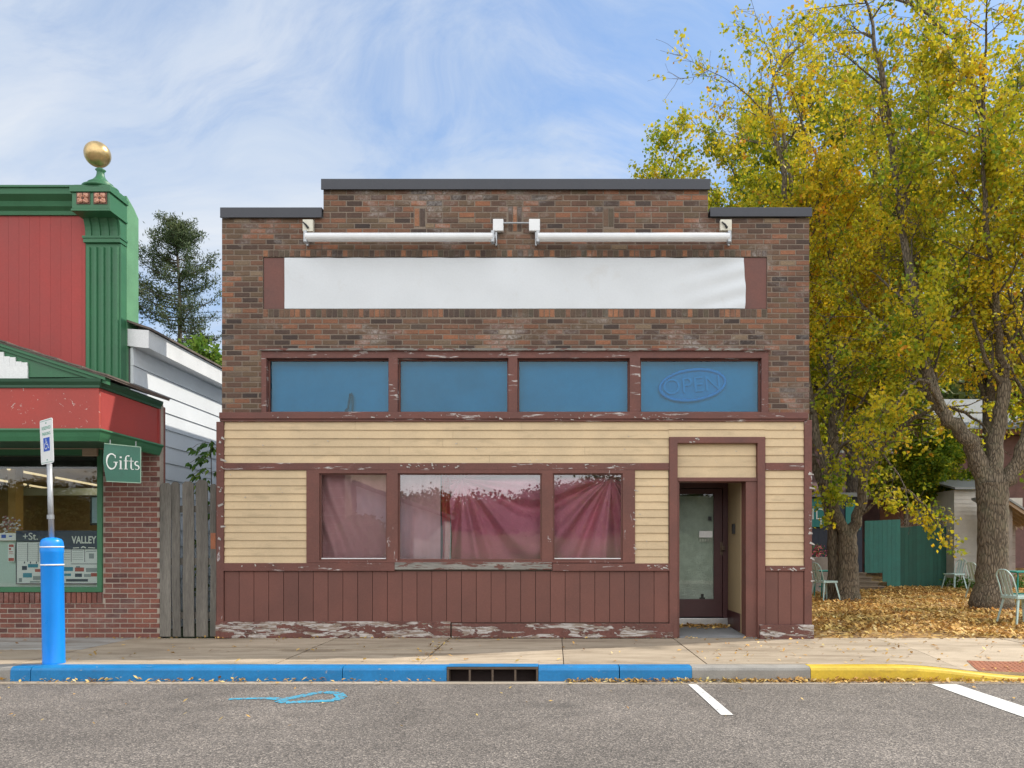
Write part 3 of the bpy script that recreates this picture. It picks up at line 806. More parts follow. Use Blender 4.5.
def wains(x0, x1, z0, z1, pitch=.200):
    ws.box(x0, x1, -.014, .0, z0, z1, 1)
    n = max(1, int(round((x1 - x0) / pitch))); p = (x1 - x0) / n
    for i in range(n):
        a = x0 + i * p; dy = random.uniform(0, .003)
        ws.box(a + .003, a + p - .003, -.030 - dy, -.0145, z0, z1 - .001, 0)
wains(X(224), X(669), Z(622.5), Z(571.2)); wains(X(765.5), X(804), Z(625), Z(571.2), .155)
ws.build('board_wainscot', [M['wains'], M['gap']], B, bevel=.002)
trimbox('base_plank', M['maroon_base'], [(X(216), X(450.5), FY - .015, .0, .006, Z(621.5))], bevel=.006)
trimbox('base_plank', M['maroon_base'], [(X(452), X(673), FY - .02, .0, .006, Z(623.5))], bevel=.006)
trimbox('base_plank', M['maroon_base'], [(X(759), X(812.5), FY - .06, -.0, -.015, Z(624.5))], bevel=.006)
# curled flakes of old paint at the worst places
fk = MB()
rf_ = random.Random(11)
def flakes(pa, pb, n, sz=.03, y=-.075):
    for _ in range(n):
        px = rf_.uniform(pa[0], pb[0]); py = rf_.uniform(pa[1], pb[1])
        x, z = X(px), Z(py); s_ = sz * rf_.uniform(.3, 1); l = s_ * rf_.uniform(.8, 3.2); a = rf_.uniform(-.5, .5) + (1.4 if rf_.random() < .12 else 0)
        ca, sa = math.cos(a), math.sin(a)
        rows = []
        for k in range(4):
            t_ = k / 3; bow = .018 * (t_ ** 2) * rf_.uniform(.5, 1.4)
            wv = s_ * .5 * (1 - .55 * t_ * rf_.uniform(.4, 1))
            cx = x + ca * l * t_; cz = z + sa * l * t_ - .4 * bow
            rows.append(((cx - sa * wv, y - bow, cz + ca * wv), (cx + sa * wv, y - bow * .6, cz - ca * wv)))
        vs = [p for r_ in rows for p in r_]
        fk.add(vs, [(2 * i, 2 * i + 1, 2 * i + 3, 2 * i + 2) for i in range(3)])
flakes((240, 624), (448, 636), 26, .022, -.062); flakes((455, 626), (670, 634), 14, .022, -.067); flakes((763, 626), (808, 639), 8, .022, -.108)
flakes((400, 464), (460, 468), 16, .022, -.05); flakes((540, 464), (620, 468), 10, .018, -.05); flakes((270, 415), (600, 420), 46, .018, -.072); flakes((630, 415), (690, 420), 14, .02, -.072)
flakes((633, 490), (635, 560), 10, .02, -.05); flakes((688, 439), (698, 443), 4, .03, -.055); flakes((808, 470), (811, 600), 12, .03, -.055); flakes((218, 435), (222, 540), 16, .035, -.055)
flakes((228, 424), (800, 460), 26, .012, -.04); flakes((226, 472), (304, 560), 12, .014, -.04); flakes((638, 475), (666, 560), 5, .012, -.04); flakes((645, 565), (668, 569), 9, .022, -.068); flakes((765, 567), (800, 570), 9, .022, -.06); flakes((230, 565), (320, 568), 8, .018, -.066)
M['flake'] = pm('peeled_paint_flake', (.50, .47, .44), .8, .2, 5, .1, 60, .1)
tag(fk.build('paint_flakes', M['flake'], B, recalc=False), kind='stuff')

# window frames and panes
def window(name, frame_out, panes, fmat, gmat, y_frame, y_glass, inner=.0, fw=0.022):
    """one window: mitred frame around a pane; frame_out/pane in photo pixels (x0,x1,y0,y1)"""
    pass
def frame_rect(mb, ox0, ox1, oz0, oz1, ix0, ix1, iz0, iz1, y0, y1):
    mb.wall(ox0, ox1, oz0, oz1, [(ix0, ix1, iz0, iz1)], y0, y1)
# transom band: outer frame with four lights
tw = [(267, 389), (398, 508.5), (517.5, 629.5), (640, 761)]
tf = MB()
tf.wall(trans[0], trans[1], trans[2] + .002, trans[3] - .0, [(PX(a), PX(b_), PZ(412.3), PZ(358.5)) for a, b_ in tw], -.028, .12)
tf.build('transom_frame', M['maroon_h'], B, bevel=.004)
hd = MB(); hd.box(PX(261), PX(769.5), -.06, -.0285, PZ(351.5), PZ(349.3)); hd.build('drip_cap', M['weathered'], B, bevel=.003)
for k, (a, b_) in enumerate(tw):
    f = MB(); fx0, fx1, fz0, fz1 = PX(a) - .002, PX(b_) + .002, PZ(412.3) - .002, PZ(358.5) + .002
    f.wall(fx0 + .004, fx1 - .004, fz0 + .004, fz1 - .004, [(fx0 + .022, fx1 - .022, fz0 + .02, fz1 - .022)], .055, .10)
    tb = f.build('transom_window', M['maroon'] if k != 3 else M['maroon'], B)
    p = MB(); p.box(fx0 + .006, fx1 - .006, .074, .079, fz0 + .006, fz1 - .006); p.build('pane', M['blue_glass'], tb)
    q = MB(); q.box(fx0 + .003, fx1 - .003, .16, .17, fz0 + .003, fz1 - .003); q.build('backing_panel', M['blue_back'], tb)
# display window
dw = [(319.5, 387), (398, 541.5), (553, 622.5)]
df = MB()
df.wall(X(306.5), X(635), Z(563) + .002, Z(470) - .001, [(X(a), X(b_), Z(560.5), Z(473.5)) for a, b_ in dw], FY - .004, .10)
df.build('display_window_frame', M['maroon_v'], B, bevel=.004)
for (a, b_) in dw:
    fx0, fx1, fz0, fz1 = X(a), X(b_), Z(560.5), Z(473.5)
    f = MB(); f.wall(fx0 + .001, fx1 - .001, fz0 + .001, fz1 - .001, [(fx0 + .018, fx1 - .018, fz0 + .02, fz1 - .014)], -.02, .03)
    tb = f.build('display_window', M['maroon'], B, bevel=.003)
    p = MB(); p.box(fx0 + .003, fx1 - .003, .002, .007, fz0 + .003, fz1 - .003); p.build('pane', M['glass'], tb)
    if a != 398:
        q = MB(); q.box(fx0 + .02, fx1 - .02, -.024, -.0, fz0 + .0205, fz0 + .032); q.build('glazing_bead', M['white_trim'], tb)
# hull behind the windows: a dim room
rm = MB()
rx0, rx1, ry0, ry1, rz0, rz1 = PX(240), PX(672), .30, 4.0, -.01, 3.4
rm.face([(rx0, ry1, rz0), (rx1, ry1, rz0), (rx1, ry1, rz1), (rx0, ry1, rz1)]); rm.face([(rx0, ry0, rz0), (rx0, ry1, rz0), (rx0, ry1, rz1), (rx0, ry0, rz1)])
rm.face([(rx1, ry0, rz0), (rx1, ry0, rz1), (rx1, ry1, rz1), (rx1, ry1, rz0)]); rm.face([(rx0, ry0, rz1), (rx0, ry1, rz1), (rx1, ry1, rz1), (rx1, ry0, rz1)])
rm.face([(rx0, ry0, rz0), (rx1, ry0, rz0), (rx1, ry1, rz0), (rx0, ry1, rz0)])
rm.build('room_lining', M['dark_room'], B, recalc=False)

# doorway: casing, recess, door
cs = MB()
cs.wall(X(669.2), X(765.2), 0.004, Z(437), [(X(677.5), X(757.3), -1, Z(443.2))], FY - .012, .06)
cs.build('door_casing', M['maroon'], B, bevel=.005)
jm = MB(); jm.box(PX(745.6), PX(757.2), -.015, .24, .01, PZ(481) + .0); jm.box(PX(677.2), PX(679.3), -.012, .2, .01, PZ(481)); jm.box(PX(677.4), PX(757.2), -.03, .24, PZ(481.5), PZ(477.6))
jm.build('door_jamb', M['maroon'], B, bevel=.004)
RX0, RX1, RD = 1.64, 2.535, 1.08
rc = MB()
rc.box(RX1 + .0, RX1 + .06, .245, RD + .1, -.02, 2.4); rc.box(RX0 - .06, RX0, .21, RD + .1, -.02, 2.4)
rc.box(RX0, RX1, RD + .01, RD + .1, 2.16, 2.4); rc.box(RX0 - .06, RX1 + .06, .242, RD + .1, 2.401, 2.46)
rc.build('recess_wall', M['cream'], B)
bb = MB(); bb.box(RX1 - .015, RX1 - .001, .26, RD - .02, .06, .30); bb.build('skirting', M['door_wood'], B)
fl = MB(); fl.prism([(-.03, -.05), (-.03, .012), (.05, .03), (RD - .02, .075), (RD - .02, -.05)], 'x', RX0 + .012, RX1 + .2); fl.build('entry_floor', M['grey_concrete'], B)
th = MB(); th.box(RX0, RX1, RD - .09, RD + .06, .076, .175); th.build('threshold', M['steel'], B, bevel=.006)
dfm = MB(); dfm.wall(RX0 + .001, RX1 - .001, .176, 2.155, [(RX0 + .02, RX1 - .075, -1, 2.08)], RD - .045, RD + .05); dfm.build('door_frame', M['door_wood'], B, bevel=.003)
dx0, dx1, dz0, dz1 = RX0 + .025, RX1 - .08, .19, 2.07
dl = MB(); dl.wall(dx0, dx1, dz0, dz1, [(dx0 + .08, PX(713.5, RD), PZ(599, RD), PZ(494, RD))], RD - .03, RD + .012)
door = dl.build('door', M['door_wood'], B, bevel=.003)
dg = MB(); dg.box(dx0 + .079, PX(713.5, RD) + .001, RD - .012, RD - .008, PZ(599, RD) - .001, PZ(494, RD) + .001); dg.build('glass', M['door_glass'], door)
hx, hz = PX(721.5, RD), PZ(549, RD)
hn = MB(); hn.box(hx - .028, hx + .028, RD - .038, RD - .0305, hz - .09, hz + .10)
hn.tube([(hx + .005, RD - .04, hz + .01), (hx + .005, RD - .085, hz + .01)], .014, 10); hn.tube([(hx + .005, RD - .085, hz + .04), (hx + .005, RD - .095, hz - .02)], [.028, .03], 12)
hn.tube([(hx - .02, RD - .04, hz - .03), (hx - .02, RD - .06, hz - .03)], .012, 8); hn.build('handle', M['grate'], door, bevel=.002)
ml = MB(); ml.box(PX(699, RD), PX(712.3, RD), RD - .018, RD - .0125, PZ(537.5, RD), PZ(531, RD)); ml.build('mail_slot', M['sign_white'], door)
pp = MB(); pp.box(PX(708, RD), PX(711.5, RD), RD - .0165, RD - .0125, PZ(520.5, RD), PZ(516.5, RD)); pp.build('keypad', M['black'], door)
pr = MB()
for k in range(5):
    a = PX(699.5 + k * 2.6, RD); pr.box(a, a + .018, RD - .015, RD - .0125, PZ(541.5, RD), PZ(538.6, RD))
pr.build('mail_label', M['paper'], door)
# crumpled paper hung behind the door glass
pg = MB(); nx, nz = 30, 60; a, b_, c, d = dx0 + .06, PX(716, RD), PZ(603, RD), PZ(496, RD)
def pf(u, v): return RD + .045 + .012 * math.sin(u * 9 + 3 * math.sin(v * 7)) * math.sin(v * 23 + 2 * u)
notch = lambda u, v: abs(u - .70) < (.11 * (1 - v / .10)) if v < .10 else False
pg.v = [(a + (b_ - a) * i / nx, pf(i / nx, j / nz), c + (d - c) * j / nz) for j in range(nz + 1) for i in range(nx + 1)]
pg.f = [[j * (nx + 1) + i, j * (nx + 1) + i + 1, (j + 1) * (nx + 1) + i + 1, (j + 1) * (nx + 1) + i] for j in range(nz) for i in range(nx) if not notch((i + .5) / nx, (j + .5) / nz)]
pg.m = [0] * len(pg.f); pg.r = [.5] * len(pg.f)
po = pg.build('door_paper', M['paper'], None, smooth=True, recalc=False)
tag(po, 'crumpled white paper hung inside the glass of the recessed door', 'paper sheet')
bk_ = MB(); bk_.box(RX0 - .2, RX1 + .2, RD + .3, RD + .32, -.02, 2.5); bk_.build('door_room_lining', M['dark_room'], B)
# doorbell box on the recess side wall
db = MB(); yb = .62; zb_ = PZ(529, yb); db.box(RX1 - .03, RX1 - .0005, yb - .05, yb + .05, zb_ - .07, zb_ + .07); db.box(RX1 - .036, RX1 - .0305, yb - .02, yb + .02, zb_ - .03, zb_ + .03)
tag(db.build('doorbell', M['black'], None, bevel=.006), 'small black doorbell box on the cream wall beside the recessed door', 'doorbell')
# dark loop of cable behind the first transom pane
cbx = MB(); zz = lambda p: PZ(p, .12); xx = lambda p: PX(p, .12)
cbx.tube([(xx(345), .13, zz(411)), (xx(348), .12, zz(408)), (xx(349.3), .12, zz(400)), (xx(350.2), .12, zz(394)), (xx(351.3), .12, zz(393.2)), (xx(352.4), .12, zz(396)), (xx(352.6), .12, zz(405)), (xx(352.2), .12, zz(411.5))], .014, 8)
tag(cbx.build('cable', M['black']), 'black loop of cable standing in the leftmost blue transom window', 'cable')
# ------------------------------------------------------------------ text helper
def text_mesh(name, s, size, mat, parent=None, loc=(0, 0, 0), rot=(R(90), 0, 0), extrude=.002, align='LEFT', sx=1.0, shear=0.0, offset=0.0):
    c = bpy.data.curves.new(name, 'FONT'); c.body = s; c.size = size; c.extrude = extrude; c.align_x = align; c.shear = shear; c.offset = offset
    tmp = bpy.data.objects.new(name + '_tmp', c); COL.objects.link(tmp)
    bpy.context.view_layer.update()
    me = bpy.data.meshes.new_from_object(tmp.evaluated_get(bpy.context.evaluated_depsgraph_get()))
    COL.objects.unlink(tmp); bpy.data.objects.remove(tmp)
    me.transform(Matrix.Diagonal((sx, 1, 1, 1))); me.name = name
    me.materials.clear(); me.materials.append(mat)
    o = bpy.data.objects.new(name, me); COL.objects.link(o)
    if parent is not None:
        o.parent = parent; ORG[o.name] = origin(parent)
        o.location = Vector(loc) - origin(parent)
    else: o.location = loc
    o.rotation_euler = rot
    return o

# white sheet stretched over the sign recess
nx, nz = 120, 18
x0, x1, z0, z1 = PX(284.5), PX(744.8), PZ(308.6), PZ(257.6)
sm_ = MB()
def sheet_pt(u, v):
    x = x0 + (x1 - x0) * u; z = z0 + (z1 - z0) * v
    e = math.exp(-((u - 1) ** 2) / .012)
    y = -.002 - .010 * e * math.sin(18 * (v + 2.4 * (1 - u))) + .003 * math.sin(u * 60 + 3 * v) * math.sin(v * 3.1) + .002 * math.sin(u * 17 + v * 6)
    if v > .97: z += .003 * math.sin(u * 90) * math.sin(u * 13) - .003
    if u > .99: x += .012 * math.sin(v * 5)
    return (x, y, z)
sm_.v = [sheet_pt(i / nx, j / nz) for j in range(nz + 1) for i in range(nx + 1)]
sm_.f = [[j * (nx + 1) + i, j * (nx + 1) + i + 1, (j + 1) * (nx + 1) + i + 1, (j + 1) * (nx + 1) + i] for j in range(nz) for i in range(nx)]
sm_.m = [0] * len(sm_.f); sm_.r = [.5] * len(sm_.f)
o = sm_.build('sign_cover_sheet', M['banner'], None, smooth=True, recalc=False)
tag(o, 'long blank white sheet covering the sign panel high on the brick front', 'sheet')

# two tube lights over the sign panel
LY = -.20
def sign_light(pa, pb, label, boxend):
    lx0, lx1 = PX(pa, LY), PX(pb, LY); zt, zb = PZ(233, LY), PZ(241.5, LY)
    t = thing('sign_light', ((lx0 + lx1) / 2, -.01, (zt + zb) / 2), label, 'light fixture', 'long tube lights above the sign panel')
    h = MB(); zc_ = (zt + zb) / 2; r_ = (zt - zb) / 2
    h.prism([(LY + r_ * math.cos(a) * 1.1, zc_ + r_ * math.sin(a)) for a in [k * math.pi / 8 for k in range(16)]], 'x', lx0, lx1)
    h.build('lamp_housing', M['white_metal'], t, smooth=False, bevel=.002)
    for e, sg in ((lx0, -1), (lx1, 1)):
        c = MB(); c.box(e - .022, e + .022, LY - .045, LY + .045, zb - .02, zt + .02); c.build('end_cap', M['galv'], t, bevel=.006)
        a = MB(); a.box(e + sg * .024 - .006, e + sg * .024 + .006, LY - .02, -.03, zc_ - .02, zc_ + .03); a.box(e + sg * .03 - .012, e + sg * .03 + .012, -.05, -.008, zc_ - .05, zc_ + .24); a.build('bracket', M['galv'], t, bevel=.002)
    return t
t1 = sign_light(306, 493, 'long white tube light on brackets over the left half of the sheeted sign', 0)
t2 = sign_light(538, 729, 'long white tube light on brackets over the right half of the sheeted sign', 0)
def jbox(par, pa, pb, ya, yb, mat, tail=False):
    j = MB(); j.box(PX(pa, -.05), PX(pb, -.05), -.075, -.009, PZ(yb, -.05), PZ(ya, -.05)); j.build('junction_box', mat, par, bevel=.008)
    if tail:
        cx_ = PX((pa + pb) / 2, -.05); k = MB(); k.tube([(cx_ - .06, -.085, PZ(ya + 3, -.05)), (cx_ - .02, -.10, PZ(ya + 6, -.05)), (cx_ + .01, -.085, PZ(ya + 9, -.05))], [.008, .012, .016], 8); k.build('cable_tail', M['black'], par)
jbox(t1, 303, 313.5, 220, 232, M['old_white'], True); jbox(t2, 720, 731.5, 220, 231, M['old_white'], True)
jbox(t1, 493, 503.5, 219.5, 231.5, M['white_metal']); jbox(t2, 529, 540, 219.5, 231.5, M['white_metal'])
cd = MB(); cd.tube([(PX(503, -.06), -.06, PZ(223, -.06)), (PX(529, -.06), -.06, PZ(223, -.06))], .012, 8); cd.build('conduit', M['galv'], t1)

# unlit OPEN sign behind the last blue pane
ox, oy, oz = PX(692.5, .12), .12, PZ(385, .12)
t = thing('open_sign', (ox, oy, oz), 'unlit oval OPEN sign behind the rightmost blue transom pane', 'sign')
M['neon_blue'] = pm('unlit_blue_tube', (.10, .50, .78), .4, .05)
M['neon_lilac'] = pm('unlit_lilac_tube', (.52, .52, .70), .4, .05)
rg = MB(); n = 48; pts = []
for k in range(n + 1):
    a = 2 * math.pi * k / n; pts.append((ox + .44 * math.cos(a), oy - .004, oz + .205 * math.sin(a) + .045 * math.cos(a)))
rg.tube(pts, .020, 6, cap=False); rg.build('oval_tube', M['neon_blue'], t, smooth=True)
text_mesh('lettering', 'OPEN', .30, M['neon_lilac'], t, (ox, oy - .012, oz - .10), (R(90), R(-5), 0), .004, 'CENTER', 1.02, 0, -.002)
pl = MB(); pl.prism([(ox + .43 * math.cos(2 * math.pi * k / 40), oz + .195 * math.sin(2 * math.pi * k / 40) + .045 * math.cos(2 * math.pi * k / 40)) for k in range(40)], 'y', oy + .012, oy + .02)
M['open_back'] = pm('blue_sign_backing', (.28, .42, .56), .5, .05); pl.build('backing_plate', M['open_back'], t)

# curtains
def fold_cloth(name, x0, x1, z0, z1, f, mat, nx=150, nz=90, edge=None):
    V = []; F = []
    for j in range(nz + 1):
        for i in range(nx + 1):
            u, v = i / nx, j / nz; xa, xb = (x0, x1) if edge is None else edge(v)
            x = xa + (xb - xa) * u; z = z0 + (z1 - z0) * v
            V.append((x, f(x, z), z))
    for j in range(nz):
        for i in range(nx): F.append((j * (nx + 1) + i, j * (nx + 1) + i + 1, (j + 1) * (nx + 1) + i + 1, (j + 1) * (nx + 1) + i))
    return np_mesh(name, V, F, mat, None, None, True)
wx = lambda p: PX(p, .12); wzz = lambda p: PZ(p, .12)
A = (wx(461), wzz(480)); Bp = (wx(612), wzz(478))
def swag(x, z):
    dA = (x - A[0], A[1] - z); dB = (Bp[0] - x, Bp[1] - z)
    aA = math.atan2(dA[1] + .02, dA[0]); aB = math.atan2(dB[1] + .02, dB[0])
    t = min(max((x - A[0]) / (Bp[0] - A[0]), 0), 1); w_ = 1 - t * t * (3 - 2 * t)
    rA = math.hypot(*dA); rB = math.hypot(*dB)
    ph = w_ * aA + (1 - w_) * aB
    amp = .125 * min(1, min(rA, rB) * 2.2 + .15)
    s_ = math.sin(ph * 10.5 + .6 * math.sin(3 * ph)) ; s2 = math.sin(ph * 25 + 1.3 + x)
    return .19 - amp * (.72 * s_ * abs(s_) ** .3 + .28 * s2)
o = fold_cloth('curtain', wx(451), wx(628), wzz(563), wzz(474), swag, M['curtain'], 240, 130, lambda v: (wx(449) + .02 * math.sin(v * 4), wx(628)))
tag(o, 'wine pink cloth hung in sagging swags across the middle and right display windows', 'curtain')
o = fold_cloth('curtain', wx(314), wx(392), wzz(563), wzz(471), lambda x, z: .17 + .035 * math.sin((x + .28 * (z - 1.0)) * 26 + math.sin(z * 4)) * (.3 + .7 * sm(wx(365), wx(325), x)), M['curtain_pale'], 100, 60)
tag(o, 'faded pink cloth with slanting folds in the leftmost display window', 'curtain')
o = fold_cloth('curtain', wx(394), wx(440), wzz(563), wzz(471), lambda x, z: .17 + .012 * math.sin(x * 30 + .6 * math.sin(z * 3)), M['curtain_pale'], 60, 40)
tag(o, 'thin pale pink cloth hanging nearly flat at the left of the middle display window', 'curtain')
o = fold_cloth('curtain', wx(441), wx(452), wzz(563), wzz(471), lambda x, z: .13 + .02 * math.sin(x * 70 + math.sin(z * 5)), pm('red_cloth', (.42, .035, .05), .8, .1), 30, 50, lambda v: (wx(442) + .01 * math.sin(v * 7), wx(449) + .05 * v * (1 - v)))
tag(o, 'narrow bright red curtain strip between the pale and the swagged cloth', 'curtain')

# ------------------------------------------------------------------ gift shop on the left
G = thing('gift_shop', (-7.5, 0, 0), 'gift shop with red fascia, green trim and red brick wall beside the picket fence', 'shop building')
GX = -5.27
sw = (-16.0, PX(103), PZ(592), PZ(441))
wb = MB(); wb.wall(-16.0, GX, -.02, 3.12, [(-12.6, PX(100), PZ(590.5), PZ(441))], .0, .10)
wb.build('brick_wall_backing', M['shop_mortar'], G)
sbm = MB()
zsill = (PZ(603.5), PZ(592))
bricks(sbm, -16.0, GX, .0, zsill[0], [], 0.0, .2, .0677, .012)
bricks(sbm, PX(103.5), GX, zsill[0], PZ(441), [], 0.0, .2, .0677, .012)
soldiers(sbm, -13.0, PX(103), zsill[0], zsill[1], .0, .069, .011, .02)
sbm.build('brick_facing', M['shop_brick'], G, recalc=False)
sdm = MB(); sdm.box(-5.75, GX - .004, .102, .16, -.02, 3.1); sdm.build('side_wall', M['shop_brick'], G)
# shop window
wf = MB(); wf.wall(-12.7, PX(103), PZ(592), 2.60, [(-12.5, PX(98.2), PZ(587), PZ(455))], -.03, .09); sf = wf.build('shop_window', M['green'], G, bevel=.004)
gl = MB(); gl.box(-12.51, PX(98.4), .035, .043, PZ(588), PZ(454)); gl.build('pane', M['shop_glass'], sf)
ln = MB(); ln.box(-12.8, PX(103.5), -.06, .0, PZ(449.5), PZ(443.5)); ln.box(PX(86.5), PX(101), -.10, -.061, PZ(456.8), PZ(444)); ln.build('lintel', M['tan_wood'], G, bevel=.004)
hd = MB(); hd.box(-12.5, PX(98), -.028, .03, PZ(456), PZ(449.7)); hd.build('window_head', M['green_dark'], G)
# room behind
sr = MB(); a, b_, c, d, e, f_ = -12.9, -5.9, .105, 9.5, .3, 2.75
sr.face([(a, d, e), (b_, d, e), (b_, d, f_), (a, d, f_)]); sr.face([(a, c, e), (a, d, e), (a, d, f_), (a, c, f_)]); sr.face([(b_, c, e), (b_, c, f_), (b_, d, f_), (b_, d, e)])
sr.face([(a, c, f_), (a, d, f_), (b_, d, f_), (b_, c, f_)]); sr.face([(a, c, e), (b_, c, e), (b_, d, e), (a, d, e)])
sr.build('room_lining', M['tan_wall'], G, recalc=False)
pb_ = MB(); pb_.box(PX(8, 3.0), PX(15.5, 3.0), 3.0, 3.2, .3, 2.7); pb_.build('room_post', M['tan_post'], G)
gb_ = MB(); gb_.box(PX(16, 3.2), -5.92, 3.25, 3.4, PZ(495, 3.2), PZ(488, 3.2)); gb_.build('room_beam', M['grey_beam'], G)
val = MB(); val.box(-12.5, PX(98), .10, .16, PZ(467.5), PZ(455.5)); vo_ = val.build('rolled_awning', M['dark_room'], None); tag(vo_, 'dark roller blind wound up at the top of the shop window', 'blind')
for (pa, za, pb2, zb2, lab) in ((8, 469, 48, 476.4, 'first lit ceiling tube seen high in the shop window, nearest its top'), (56, 477.6, 98, 485.4, 'lit ceiling tube at the right end of the upper line in the shop window'),
                           (-4, 479.6, 26, 484.6, 'lit ceiling tube at the left end of the lower line in the shop window'), (30, 485.4, 64, 491, 'lit ceiling tube at the right end of the lower line in the shop window')):
    da = 787.5 * 1.35 / (548 - za); dbb = 787.5 * 1.35 / (548 - zb2)
    lt = MB(); lt.tube([((pa - 555) * da / 787.5, da - 10.5, 2.55), ((pb2 - 555) * dbb / 787.5, min(dbb - 10.5, 9.3), 2.55)], .022, 6)
    tag(lt.build('ceiling_tube', M['lamp']), lab, 'ceiling light', 'ceiling lights in the gift shop')
for (lx, ly) in ((-9.8, 4.5), (-8.0, 2.0), (-11.2, 6.5)):
    ld = bpy.data.lights.new('ceiling_lamp_light', 'AREA'); ld.energy = 8; ld.color = (1, .85, .6); ld.shape = 'RECTANGLE'; ld.size = .1; ld.size_y = 2.2
    lo = bpy.data.objects.new('ceiling_lamp_light', ld); COL.objects.link(lo); lo.location = (lx, ly, 2.5)
# things in the window
YW = .16
def card(name, pa, pb, ya, yb, mat, label, cat, y=YW, th_=.006, parent=None):
    k = MB(); k.box(PX(pa, y), PX(pb, y), y, y + th_, PZ(yb, y), PZ(ya, y)); o = k.build(name, mat, parent)
    if label: tag(o, label, cat)
    return o
card('backing_board', -40, 99.5, 541, 587, M['pale_teal'], 'pale mint board standing along the bottom of the shop window', 'board', .20)
po = thing('poster', (PX(57, YW), YW, PZ(565, YW)), 'large white poster of tables and coloured boxes in the shop window', 'poster')
fpm = MB(); fpm.wall(PX(16, YW), PX(98, YW), PZ(584, YW), PZ(541.5, YW), [(PX(16.8, YW), PX(97.4, YW), PZ(583.2, YW), PZ(542.2, YW))], YW - .004, YW + .008); fpm.build('frame', M['navy'], po)
k = MB(); k.box(PX(16.8, YW), PX(97.4, YW), YW, YW + .006, PZ(583.2, YW), PZ(542.2, YW)); k.build('sheet', M['sign_white'], po)
rr = random.Random(5); pc = MB()
ym = lambda p: PZ(p, YW); xm = lambda p: PX(p, YW)
def prn(pa, pb, ya, yb, m): pc.box(xm(pa), xm(pb), YW - .0015, YW - .0002, ym(yb), ym(ya), m)
for c_ in (27.5, 38, 71, 84.5): prn(c_, c_ + .5, 543, 562, 0)
for k in range(9): prn(18, 40, 544 + k * 2, 544.3 + k * 2, 3)
prn(71, 97, 563.6, 564.2, 0)
for r_ in range(7): prn(64, 70, 545 + r_ * 2.4, 545.4 + r_ * 2.4, 3); prn(72.5, 83, 546 + r_ * 2.2, 546.4 + r_ * 2.2, 3)
prn(86, 96, 551, 551.7, 3); prn(89, 94, 553.5, 558.5, 3); prn(88, 96, 545, 546, 3)
for (a_, b2, c2, d2, mm) in ((28, 38, 564, 567.5, 1), (23, 32, 573, 577.5, 1), (22, 27, 566, 570, 0), (33, 42, 576, 580, 3), (35, 42, 569, 572, 2), (19, 22, 578, 582, 3), (63, 73, 567, 571, 1), (63, 71, 573.5, 576, 1), (75, 84, 567.5, 571.5, 2), (76, 80, 566, 568, 3), (86, 97, 568, 572, 3), (75, 82, 573.5, 577, 0), (84, 91, 574, 577, 3), (91, 97, 573, 576.5, 2), (66, 88, 579, 581.6, 0), (30, 40, 581, 582.6, 3), (43, 60, 566, 570, 1), (45, 60, 574, 578, 3)):
    prn(a_, b2, c2, d2, mm)
for c_ in (24, 30, 36): prn(c_, c_ + 1, 561.5, 563.5, 0)
pc.build('print', [M['navy'], M['teal_blue'], M['print_red'], M['print_grey']], po)
bn = thing('banner', (PX(57, .14), .14, PZ(536, .14)), 'navy banner with white capitals reading VALLEY above the window poster', 'banner')
k = MB(); k.box(PX(16, .14), PX(98, .14), .14, .145, PZ(541.3, .14), PZ(530.6, .14)); k.box(PX(63, .14), PX(98, .14), .139, .1445, PZ(549, .14), PZ(531.2, .14)); k.build('cloth', M['navy'], bn)
text_mesh('lettering', '+St.', .135, M['letters'], bn, (PX(22, .13), .1375, PZ(539.7, .13)), extrude=.001)
text_mesh('lettering', 'VALLEY', .135, M['letters'], bn, (PX(71.5, .13), .1375, PZ(543.2, .13)), extrude=.001, sx=.72, offset=.003)
sp_ = MB(); sp_.ribbon([(xm(74), ym(548)), (xm(80), ym(547.6))], .012, .137, .002); sp_.ribbon([(xm(89), ym(547.6)), (xm(96), ym(548))], .012, .137, .002); sp_.ribbon([(xm(82), ym(548)), (xm(84), ym(546.6)), (xm(87), ym(548))], .016, .137, .002); sp_.build('emblem', M['letters'], bn)
k = thing('window_notice', (PX(10, .15), .15, PZ(553, .15)), 'small red and white notice at the left of the window poster', 'notice')
n_ = MB(); n_.box(PX(8, .15), PX(14.6, .15), .15, .154, PZ(561.6, .15), PZ(543.6, .15)); n_.build('sheet', M['sign_white'], k)
n_ = MB()
for (a_, b2, c2, d2) in ((9, 13.6, 544.5, 547), (9, 11, 548, 550), (9, 13, 551.5, 552.2), (9, 13.4, 553.5, 554), (8.6, 14, 558, 561)): n_.box(PX(a_, .15), PX(b2, .15), .148, .1497, PZ(d2, .15), PZ(c2, .15))
n_.build('print', M['print_red'], k)
k = thing('window_plaque', (PX(6, .13), .13, PZ(536, .13)), 'small grey and blue plaque left of the navy banner in the shop window', 'plaque')
n_ = MB(); n_.box(PX(-8, .13), PX(15.7, .13), .13, .136, PZ(540.5, .13), PZ(533, .13)); n_.build('panel', M['sign_white'], k)
n_ = MB(); n_.box(PX(1.5, .13), PX(6, .13), .127, .1297, PZ(538, .13), PZ(534.6, .13)); n_.box(PX(9, .13), PX(12, .13), .127, .1297, PZ(536.8, .13), PZ(535.6, .13)); n_.build('print', M['sign_blue'], k)
sc_ = thing('display_screen', (PX(94, .5), .5, PZ(510, .5)), 'upright pale blue screen with dark surround at the right of the shop window', 'screen')
n_ = MB(); n_.wall(PX(90.4, .5), PX(99, .5), PZ(525, .5), PZ(495.5, .5), [(PX(91.8, .5), PX(98.9, .5), PZ(523, .5), PZ(497.5, .5))], .49, .53); n_.build('surround', M['black'], sc_)
